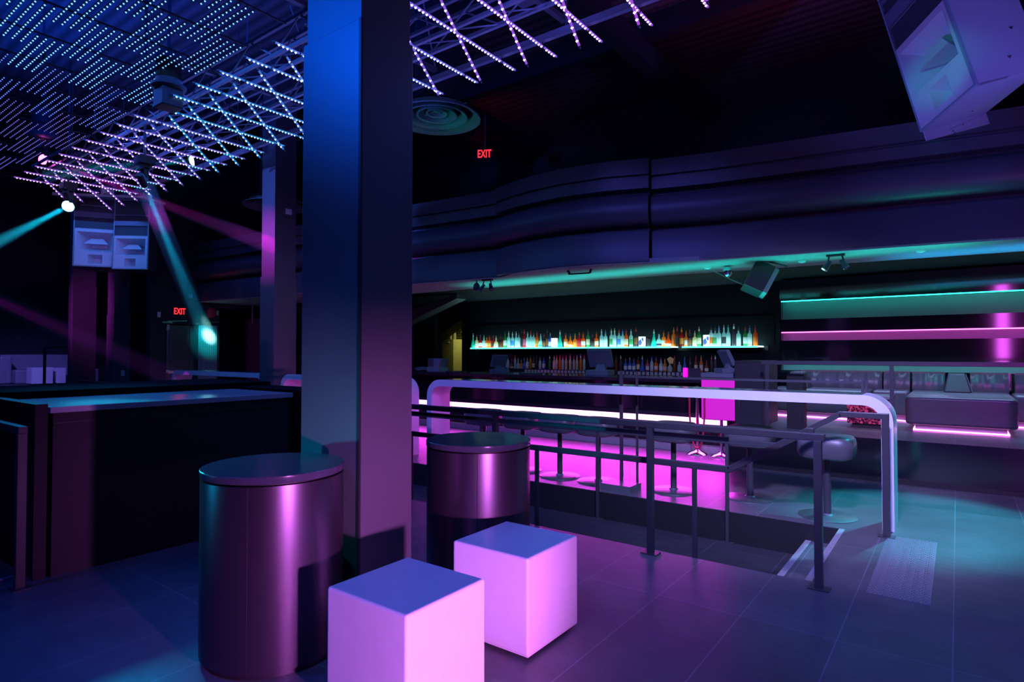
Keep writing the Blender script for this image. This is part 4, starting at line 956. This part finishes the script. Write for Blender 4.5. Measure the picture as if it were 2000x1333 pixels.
# ================================================================== SPEAKERS
def speaker(Mx, W_, H_, D_, name, label, loc, vents=True, fins=True, taper=0.0, cab=None, k=1.0):
    """front face in the local XZ plane facing -Y, local z up, front-left-bottom corner at origin"""
    t = thing(name, label, 'loudspeaker', loc)
    R = .018; Z_ = W_*k
    def B(): m = MB(); m.M = Mx; return m
    m = B(); hh = H_
    m.hexa([(0,.34,.09*fins),(W_,.34,.09*fins),(W_-taper,D_,.22*fins),(taper,D_,.22*fins)], [(0,.34,hh),(W_,.34,hh),(W_-taper,D_,hh),(taper,D_,hh)])
    m.hexa([(0,.03,0),(R,.03,0),(R,.34,.09*fins),(0,.34,.09*fins)],[(0,.03,hh),(R,.03,hh),(R,.34,hh),(0,.34,hh)]); m.hexa([(W_-R,.03,0),(W_,.03,0),(W_,.34,.09*fins),(W_-R,.34,.09*fins)],[(W_-R,.03,hh),(W_,.03,hh),(W_,.34,hh),(W_-R,.34,hh)]); m.box(R,W_-R,.03,.34,hh-R,hh)
    m._add([(0,.03,0),(W_,.03,0),(W_,.34,.09*fins),(0,.34,.09*fins),(0,.03,.012),(W_,.03,.012),(W_,.34,.09*fins+.012),(0,.34,.09*fins+.012)], [(3,2,1,0),(4,5,6,7),(0,1,5,4),(1,2,6,5),(2,3,7,6),(3,0,4,7)])
    m.build('cabinet', cab or M_spk, t)
    m = B(); m.box(0,R,0,.03,0,hh); m.box(W_-R,W_,0,.03,0,hh); m.box(R,W_-R,0,.03,0,R); m.box(R,W_-R,0,.03,hh-R,hh); m.build('front_rim', mat('rim_teal_lit', (.25,.32,.36), .4), t)  # teal light on the rim is put into its colour
    # lower part: horn plate with big trapezoid mouth and small square mouth
    HP = .62*W_*1.15
    def mouth(x0, x1, z0, z1, dep, sx=.30, sz=.3, name_='horn'):
        m = B(); cx, cz = (x0+x1)/2, (z0+z1)/2; a, b = (x1-x0)/2, (z1-z0)/2
        o = [(x0,.0,z0),(x1,.0,z0),(x1,.0,z1),(x0,.0,z1)]; i = [(cx-a*sx,dep,cz-b*sz),(cx+a*sx,dep,cz-b*sz),(cx+a*sx,dep,cz+b*sz),(cx-a*sx,dep,cz+b*sz)]
        m._add(o+i, [(0,1,5,4),(1,2,6,5),(2,3,7,6),(3,0,4,7),(4,5,6,7)])
        return m.build(name_, M_horn, t)
    f0, f1 = .03*W_, .97*W_
    z0, z1 = .03*W_, .93*Z_
    bx0, bx1, bz0, bz1 = .08*W_, .92*W_, .37*Z_, .86*Z_
    sx0, sx1, sz0, sz1 = .34*W_, .66*W_, .08*Z_, .30*Z_
    pl = B(); y = .002
    pl.box(f0, f1, y, y+.01, z0, sz0); pl.box(f0, f1, y, y+.01, sz1, bz0); pl.box(f0, f1, y, y+.01, bz1, z1)
    pl.box(f0, sx0, y, y+.01, sz0, sz1); pl.box(sx1, f1, y, y+.01, sz0, sz1); pl.box(f0, bx0, y, y+.01, bz0, bz1); pl.box(bx1, f1, y, y+.01, bz0, bz1)
    pl.build('horn_plate', M_horn, t)
    mouth(bx0, bx1, bz0, bz1, .30, .40, .30, 'large_horn'); mouth(sx0, sx1, sz0, sz1, .16, .40, .4, 'small_horn')
    g = B(); g._add([(f0,.012,.935*Z_),(f1,.012,.935*Z_),(f1,.15,1.18*Z_),(f0,.15,1.18*Z_)], [(0,1,2,3)]); g._add([(f0,.012,1.20*Z_),(f1,.012,1.20*Z_),(f1,.15,1.18*Z_),(f0,.15,1.18*Z_)], [(0,1,2,3)]); g.build('slanted_baffle', mat('violet_baffle', (.30,.30,.34), .5), t)
    pg = B(); pg.hexa([(.22*W_,.05,.58*Z_),(.78*W_,.05,.58*Z_),(.62*W_,.28,.60*Z_),(.38*W_,.28,.60*Z_)], [(.36*W_,.10,.72*Z_),(.64*W_,.10,.72*Z_),(.60*W_,.28,.69*Z_),(.40*W_,.28,.69*Z_)]); pg.build('phase_plug', M_horn, t)
    g = B(); g.box(f0, f1, .022, .029, .88*Z_, hh-.03); g.build('grille', M_grille, t)
    for zz, th in ((1.22*Z_, .14*Z_), (1.50*Z_, .03*Z_)):
        if zz+th < hh-.05: g = B(); g.box(f0, f1, -.002, .021, zz, zz+th); g.build('baffle', mat('baffle', (.16,.17,.25), .5), t)
    if fins:
        g = B(); g._add([(0,.03,0),(.012,.03,0),(.012,D_,.22),(0,D_,.22),(0,.03,-.10),(.012,.03,-.10),(.012,D_,.10),(0,D_,.10)], [(0,1,2,3),(4,5,6,7),(0,4,7,3),(1,5,6,2),(0,1,5,4),(3,2,6,7)]); g.build('bottom_flange', M_spk, t)
        g = B(); g._add([(.013,.30,.02),(.013,D_-.03,.20),(.013,D_-.12,.11),(.013,.30,-.03),(.02,.30,.02),(.02,D_-.03,.20),(.02,D_-.12,.11),(.02,.30,-.03)], [(0,1,2,3),(4,5,6,7),(0,1,5,4),(1,2,6,5),(2,3,7,6),(3,0,4,7)]); g.build('rigging_plate', M_spk, t)
        g = B()
        for q in ((.022,.32,.0),(.022,.33,-.02),(.022,.45,.07),(W_*.3,.4,.09)): g.octa(q, .010)
        g.octa((W_+.002,.55,.62), .02); g.octa((W_+.002,.42,.30), .02)
        g.build('bolts', M_chrome, t)
    return t
# near speaker hung top right: axes from its edges
v = Vector((-.224, .189, .956)).normalized(); wv = Vector((.653, -.699, .291)).normalized(); dv = -(Vector((-.724, -.689, -.034)).normalized())
wv = (wv - v*wv.dot(v)).normalized(); dv = v.cross(wv).normalized()
if dv.y < 0: dv = -dv
Wn = .62; tn = 10.198*Wn/.9
P0 = Vector((0, 0, 1.45)) + (Vector((-.371, 9.744, 4.436))-Vector((0, 0, 1.45)))*(Wn/.9)
Mn = Matrix(((wv.x, dv.x, v.x, P0.x), (wv.y, dv.y, v.y, P0.y), (wv.z, dv.z, v.z, P0.z), (0, 0, 0, 1)))
ns_ = speaker(Mn, Wn, 2.0, .75, 'hanging_speaker', 'large tilted speaker hanging at the top right, seen from below', tuple(P0), k=1.6)
pc = Mn @ Vector((Wn/2, .35, 1.35))
for q in (.1, .5): 
    a = Mn @ Vector((q, .5, 1.99)); MB().tube(a, (a.x, a.y, 6.5), .012, 8).build('chain', M_steel, ns_)
# engraved lettering on the near speaker's horn
cu = bpy.data.curves.new('tx', 'FONT'); cu.body = 'V-10-1101/AX'; cu.size = .062; cu.extrude = .0008; cu.align_x = 'CENTER'
o_ = bpy.data.objects.new('tx', cu); COL.objects.link(o_)
me = bpy.data.meshes.new_from_object(o_.evaluated_get(bpy.context.evaluated_depsgraph_get())); bpy.data.objects.remove(o_)
me.materials.clear(); me.materials.append(M_black)
sl = math.atan2(.138, .245*Wn*1.6)
Ml = Mn @ Matrix.Translation((Wn*.5, .030, .99*Wn*1.6)) @ Matrix.Rotation(PI/2-sl, 4, 'X')
me.transform(Matrix.Translation(-P0) @ Ml); o_ = bpy.data.objects.new('engraved_letters', me); COL.objects.link(o_); o_.parent = ns_
# far pair
C0 = Vector((-12.35, 4.05, 2.92))
def far_speaker(base, yaw, tilt, W_, H_, label):
    Mx = Matrix.Translation(base) @ Matrix.Rotation(yaw, 4, 'Z') @ Matrix.Rotation(tilt, 4, 'X')
    return speaker(Mx, W_, H_, .55, 'hanging_speaker', label, tuple(base), fins=False, taper=.12, cab=M_blackpaint, k=1.08)
fsl = far_speaker(Vector((-13.0, 4.0, 3.05)), math.radians(58), math.radians(-3), .70, 1.31, 'left one of two joined speakers hanging at the far left')
fsr = far_speaker(Vector((-12.50, 4.46, 3.0)), math.radians(42), math.radians(-3), .62, 1.31, 'right one of two joined speakers hanging at the far left')
fp = thing('flying_frame', 'flat violet-lit steel plate on top of the far hanging speakers', 'frame', (-12.6, 4.6, 4.33))
MB().hexa([(-13.25,3.75,4.34),(-11.95,4.75,4.29),(-12.3,5.3,4.33),(-13.5,4.4,4.36)], [(-13.25,3.75,4.39),(-11.95,4.75,4.33),(-12.3,5.3,4.37),(-13.5,4.4,4.40)]).build('plate', M_spk, fp)
MB().box(-12.75, -12.55, 4.35, 4.5, 4.39, 4.52).build('motor', M_spk, fp)
for x, y in ((-13.1, 4.0), (-12.7, 4.7), (-12.15, 4.85)): MB().tube((x, y, 4.36), (x, y, 6.5), .010, 6).build('chain', M_truss, fp)

# ================================================================== MOVING HEADS AND BEAMS
def lamp(P, aimp, col, label, glow, size=.1, name='moving_head_lamp', mount=6.5):
    P = Vector(P); t = thing(name, label, 'stage light', tuple(P))
    q = (Vector(aimp)-P).normalized(); R_ = Matrix.Translation(P) @ q.to_track_quat('Z', 'Y').to_matrix().to_4x4()
    m = MB(); m.M = R_; m.lathe([(size*.75, -.28), (size*1.05, -.22), (size*1.1, -.04), (size*1.0, 0)], n=24); m.build('head', M_black, t, smooth=True)
    m = MB(); m.M = R_; m.lathe([(size*.92, .0), (size*.80, .03), (size*.5, .05), (size*.02, .06)], n=24); m.build('lens', glow, t, smooth=True)
    m = MB(); m.box(P.x-size*1.35, P.x-size*1.25, P.y-.03, P.y+.03, P.z+.04, P.z+.24); m.box(P.x+size*1.25, P.x+size*1.35, P.y-.03, P.y+.03, P.z+.04, P.z+.24); m.box(P.x-size*1.35, P.x+size*1.35, P.y-.05, P.y+.05, P.z+.22, P.z+.28)
    m.build('yoke', M_blackpaint, t); m = MB(); m.box(P.x-.12, P.x+.12, P.y-.1, P.y+.1, P.z+.28, P.z+.40); m.build('base', M_blackpaint, t, bevel=.01)
    MB().tube((P.x, P.y, P.z+.4), (P.x, P.y, mount), .02, 8).build('hanging_pipe', M_rail, t)
    return t
def haze(P, Q, r0, r1, col, power, dens, name, label, ang=None, rad=.03):
    P, Q = Vector(P), Vector(Q); L_ = (Q-P).length
    m = bpy.data.materials.new('haze_'+name); m.use_nodes = True; nt = m.node_tree; nt.nodes.remove(nt.nodes['Principled BSDF'])
    vs = nt.nodes.new('ShaderNodeVolumeScatter'); vs.inputs['Density'].default_value = dens; vs.inputs['Anisotropy'].default_value = 0; vs.inputs['Color'].default_value = (1, 1, 1, 1)
    nt.links.new(vs.outputs[0], nt.nodes['Material Output'].inputs['Volume'])
    o = MB().tube(P, Q, r0, 20, r1).build('haze_beam', m)
    tag(o, label, 'light beam', None, 'stuff')
    spot('light_beam_'+name, P+(Q-P).normalized()*.07, Q, col, power, math.degrees(2*math.atan(r1/L_))*1.0 if ang is None else ang, .35, rad)
G_cy = emit('lens_cyan', (.25, 1, 1), 12); G_mg = emit('lens_magenta', (1, .1, .8), 8)
cA = Vector((-12.23, 3.69, 3.97)); lamp(cA, (-9.68, 1.51, 2.30), CYAN, 'bright cyan stage light at the left of the far speakers', G_cy, .10)
mg = Vector((-13.41, 3.657, 5.0)); lamp(mg, (-9.2, 5.6, 3.3), PINK, 'magenta stage light above the left end of the lattice', G_mg, .10)
cB = Vector((-11.21, 5.29, 4.98)); lamp(cB, (-12.0, 3.0, 4.4), CYAN, 'bright cyan stage light behind the middle of the lattice', G_cy, .10)
cC = Vector((-9.11, 3.64, 3.80))  # made-up lamp, put in so the door beam has a source
lamp(cC, (-14.4, 7.18, 1.88), CYAN, 'small dark stage light added to cast the exit door beam', emit('lens_dim', (.1, .5, .6), 1), .045)
haze(cA + Vector((0, 0, 0)), (-9.68, 1.514, 2.304), .05, .13, (.0, .62, 1), 5200, .25, 'cyan_left', 'bright cyan haze beam running out of the left edge')
haze(cC, (-14.38, 7.12, 1.92), .13, .20, (.0, .42, .8), 6500, .20, 'cyan_door', 'wide dim cyan haze beam falling onto the exit door')
haze(mg + Vector((.1, .05, -.03)), (-9.35, 5.66, 3.30), .04, .15, (.9, .0, .8), 3500, .22, 'magenta_right', 'dim magenta haze beam crossing to the magenta column')
haze(cB, (-12.1, 3.3, 4.40), .05, .16, (.0, .6, .8), 1500, .15, 'cyan_short', 'short dim cyan haze beam under the lattice')
haze((-13.6, 1.6, 3.1), (-12.4, 5.65, .9), .12, .22, (.6, .0, .75), 900, .14, 'magenta_low', 'faint magenta haze beam falling across the far columns')
spot('light_door_hit', (-12.6, 6.0, 3.4), (-14.4, 7.2, 1.9), (.45, 1, .95), 3200, 7, .9, .03)  # added with the halo spot to strengthen the door beam's hit
spot('light_door_halo', (-12.6, 6.0, 3.4), (-14.4, 7.1, 1.85), (.0, .7, .75), 700, 16, 1, .05)
spot('light_pillar_hit', (-9.2, 5.2, 3.3), (-9.3, 5.66, 3.35), (1, 0, .6), 6, 80, 1, .02)
# big dark moving head / fan housing near the lattice
t = thing('scanner_housing', 'large dark cylindrical lamp housing hanging left of the lattice', 'stage light', (-8.2, 3.55, 4.5))
P = Vector((-7.55, 3.27, 4.62))
MB().lathe([(.16, -.02), (.19, 0), (.19, .03), (.14, .06), (.14, .42)], (P.x, P.y, P.z), 32).build('collar', M_blackpaint, t, smooth=True)
MB().box(P.x-.13, P.x+.12, P.y-.12, P.y+.12, P.z-.24, P.z-.02).build('body', M_blackpaint, t, bevel=.012)
MB().box(P.x-.135, P.x-.131, P.y-.08, P.y+.08, P.z-.2, P.z-.06).build('side_panel', M_rail, t)
MB().tube((P.x, P.y, P.z+.42), (P.x, P.y, 6.5), .02, 8).build('hanging_pipe', M_rail, t)
# second dark moving head at the left above magenta lamp
t = thing('scanner_housing', 'dark lamp housing hanging above the magenta stage light', 'stage light', (-12.6, 3.4, 5.1))
MB().lathe([(.22, 0), (.26, .02), (.26, .07), (.18, .1), (.18, .5)], (-12.9, 3.52, 5.25), 32).build('collar', M_blackpaint, t, smooth=True)
MB().tube((-12.9, 3.52, 5.7), (-12.9, 3.52, 6.5), .02, 8).build('hanging_pipe', M_rail, t)

# ================================================================== SOFFIT FITTINGS
def mono(P, label):
    pass
x0 = Vector((-2.24, 8.22, 2.33))
t = thing('monitor_speaker', 'black tilted monitor speaker hanging from the teal soffit', 'loudspeaker', (-2.1, 8.35, 2.45))
Mx = Matrix.Translation((-2.10, 8.36, 2.44)) @ Matrix.Rotation(math.radians(20), 4, 'Z') @ Matrix.Rotation(math.radians(28), 4, 'Y') @ Matrix.Rotation(math.radians(-12), 4, 'X')
m = MB(); m.M = Mx; m.box(-.15, .10, -.13, .16, -.20, .19); m.build('cabinet', M_blackpaint, t, bevel=.006)
m = MB(); m.M = Mx; m.box(.101, .16, -.12, .15, -.19, .18); m.build('front_grille', mat('grille_teal', (.25, .28, .3), .4), t, bevel=.01)
m = MB(); m.M = Mx; m.box(-.05, .05, -.02, .02, .19, .215); m.build('bracket', M_chrome, t)
MB().bar((-2.0, 8.42, 2.66), (-1.80, 8.55, 2.60), .03, .02).build('arm', M_rail, t)
for k, (x, y, lb) in enumerate(((-1.185, 8.245, 'double spotlight on the soffit right of the monitor speaker'), (-6.186, 7.65, 'double spotlight at the left end of the teal soffit'))):
    t = thing('spotlight', lb, 'spotlight', (x, y, 2.66), 'double spotlights on the soffit')
    MB().box(x-.10, x+.10, y-.03, y+.03, 2.635, 2.66).build('bracket', M_rail, t)
    for s_ in (-1, 1):
        m = MB(); m.tube((x+s_*.07, y, 2.64), (x+s_*.09, y, 2.56), .010, 6); m.tube((x+s_*.06, y, 2.58), (x+s_*.12, y-.03, 2.48), .022, 12, .040); m.build('head', M_rail, t, smooth=True)
        m = MB(); m.tube((x+s_*.119, y-.03, 2.482), (x+s_*.1235, y-.032, 2.4755), .036, 12); m.build('lens', M_chrome, t)
t = thing('spotlight', 'round dim lamp head left of the double spotlight on the soffit', 'spotlight', (-6.5, 7.7, 2.6))
m = MB(); m.lathe([(.02, .06), (.05, .03), (.06, -.02), (.05, -.06), (.02, -.08)], (-6.42, 7.66, 2.56), 16); m.build('head', M_rail, t, smooth=True); MB().tube((-6.42, 7.66, 2.62), (-6.42, 7.66, 2.66), .01, 6).build('stem', M_rail, t)
t = thing('lamp_bracket', 'empty black U-shaped lamp bracket under the soffit', 'bracket', (-4.35, 7.5, 2.66))
MB().bar((-4.55, 7.50, 2.655), (-4.52, 7.50, 2.60), .02, .03).build('arm', M_rail, t); MB().bar((-4.54, 7.50, 2.60), (-4.22, 7.56, 2.60), .015, .02).build('crossbar', M_rail, t); MB().bar((-4.22, 7.56, 2.60), (-4.2, 7.56, 2.655), .02, .03).build('arm', M_rail, t)
for x, y, lb in ((-.334, 8.512, 'small round detector on the soffit near the right edge'), (-2.81, 8.40, 'small round detector on the soffit left of the monitor speaker'), (-1.62, 8.55, 'small square light on the soffit right of the monitor speaker')):
    o = MB().lathe([(.05, 0), (.045, -.02), (.02, -.03)], (x, y, 2.659), 16).build('smoke_detector', M_white, smooth=True); tag(o, lb, 'detector')
o = MB().lathe([(.03, .10), (.06, .06), (.065, .03), (.06, -.01), (.035, -.05), (.01, -.06)], (-2.55, 8.45, 2.56), 24).build('dome_camera', M_chrome, smooth=True)
tag(o, 'small chrome dome camera left of the monitor speaker', 'camera')
cb = MB(); pts = [(-2.85, 8.40, 2.64), (-2.70, 8.42, 2.58), (-2.60, 8.44, 2.52), (-2.45, 8.40, 2.44), (-2.33, 8.36, 2.38), (-2.25, 8.33, 2.34)]
for a, b in zip(pts, pts[1:]): cb.tube(a, b, .006, 6)
tag(cb.build('cable', M_steel, smooth=True), 'thin loose cable drooping to the monitor speaker', 'cable')

# lit pillar and floor lamp right of the camera (the pillar shows as a reflection in the lounge wall)
pl_ = thing('light_pillar', 'tall magenta light pillar mirrored in the lounge wall', 'light column', (.95, 1.0, 0))
MB().box(.78, 1.12, .85, 1.15, 0, .25).build('base', M_black, pl_)
MB().box(.86, 1.10, 1.10, 1.12, .62, 3.7).build('glow_face', emit('pillar_glow', (.85, .10, 1), 5.0), pl_)
m = MB(); m.box(.83, .855, 1.0, 1.35, .25, 3.75); m.box(1.105, 1.13, 1.0, 1.35, .25, 3.75); m.box(.855, 1.105, 1.0, 1.095, .25, 3.75); m.box(.855, 1.105, 1.0, 1.35, 3.705, 3.75)
m.build('housing', M_black, pl_)  # fins and back added to keep the glow off the near objects
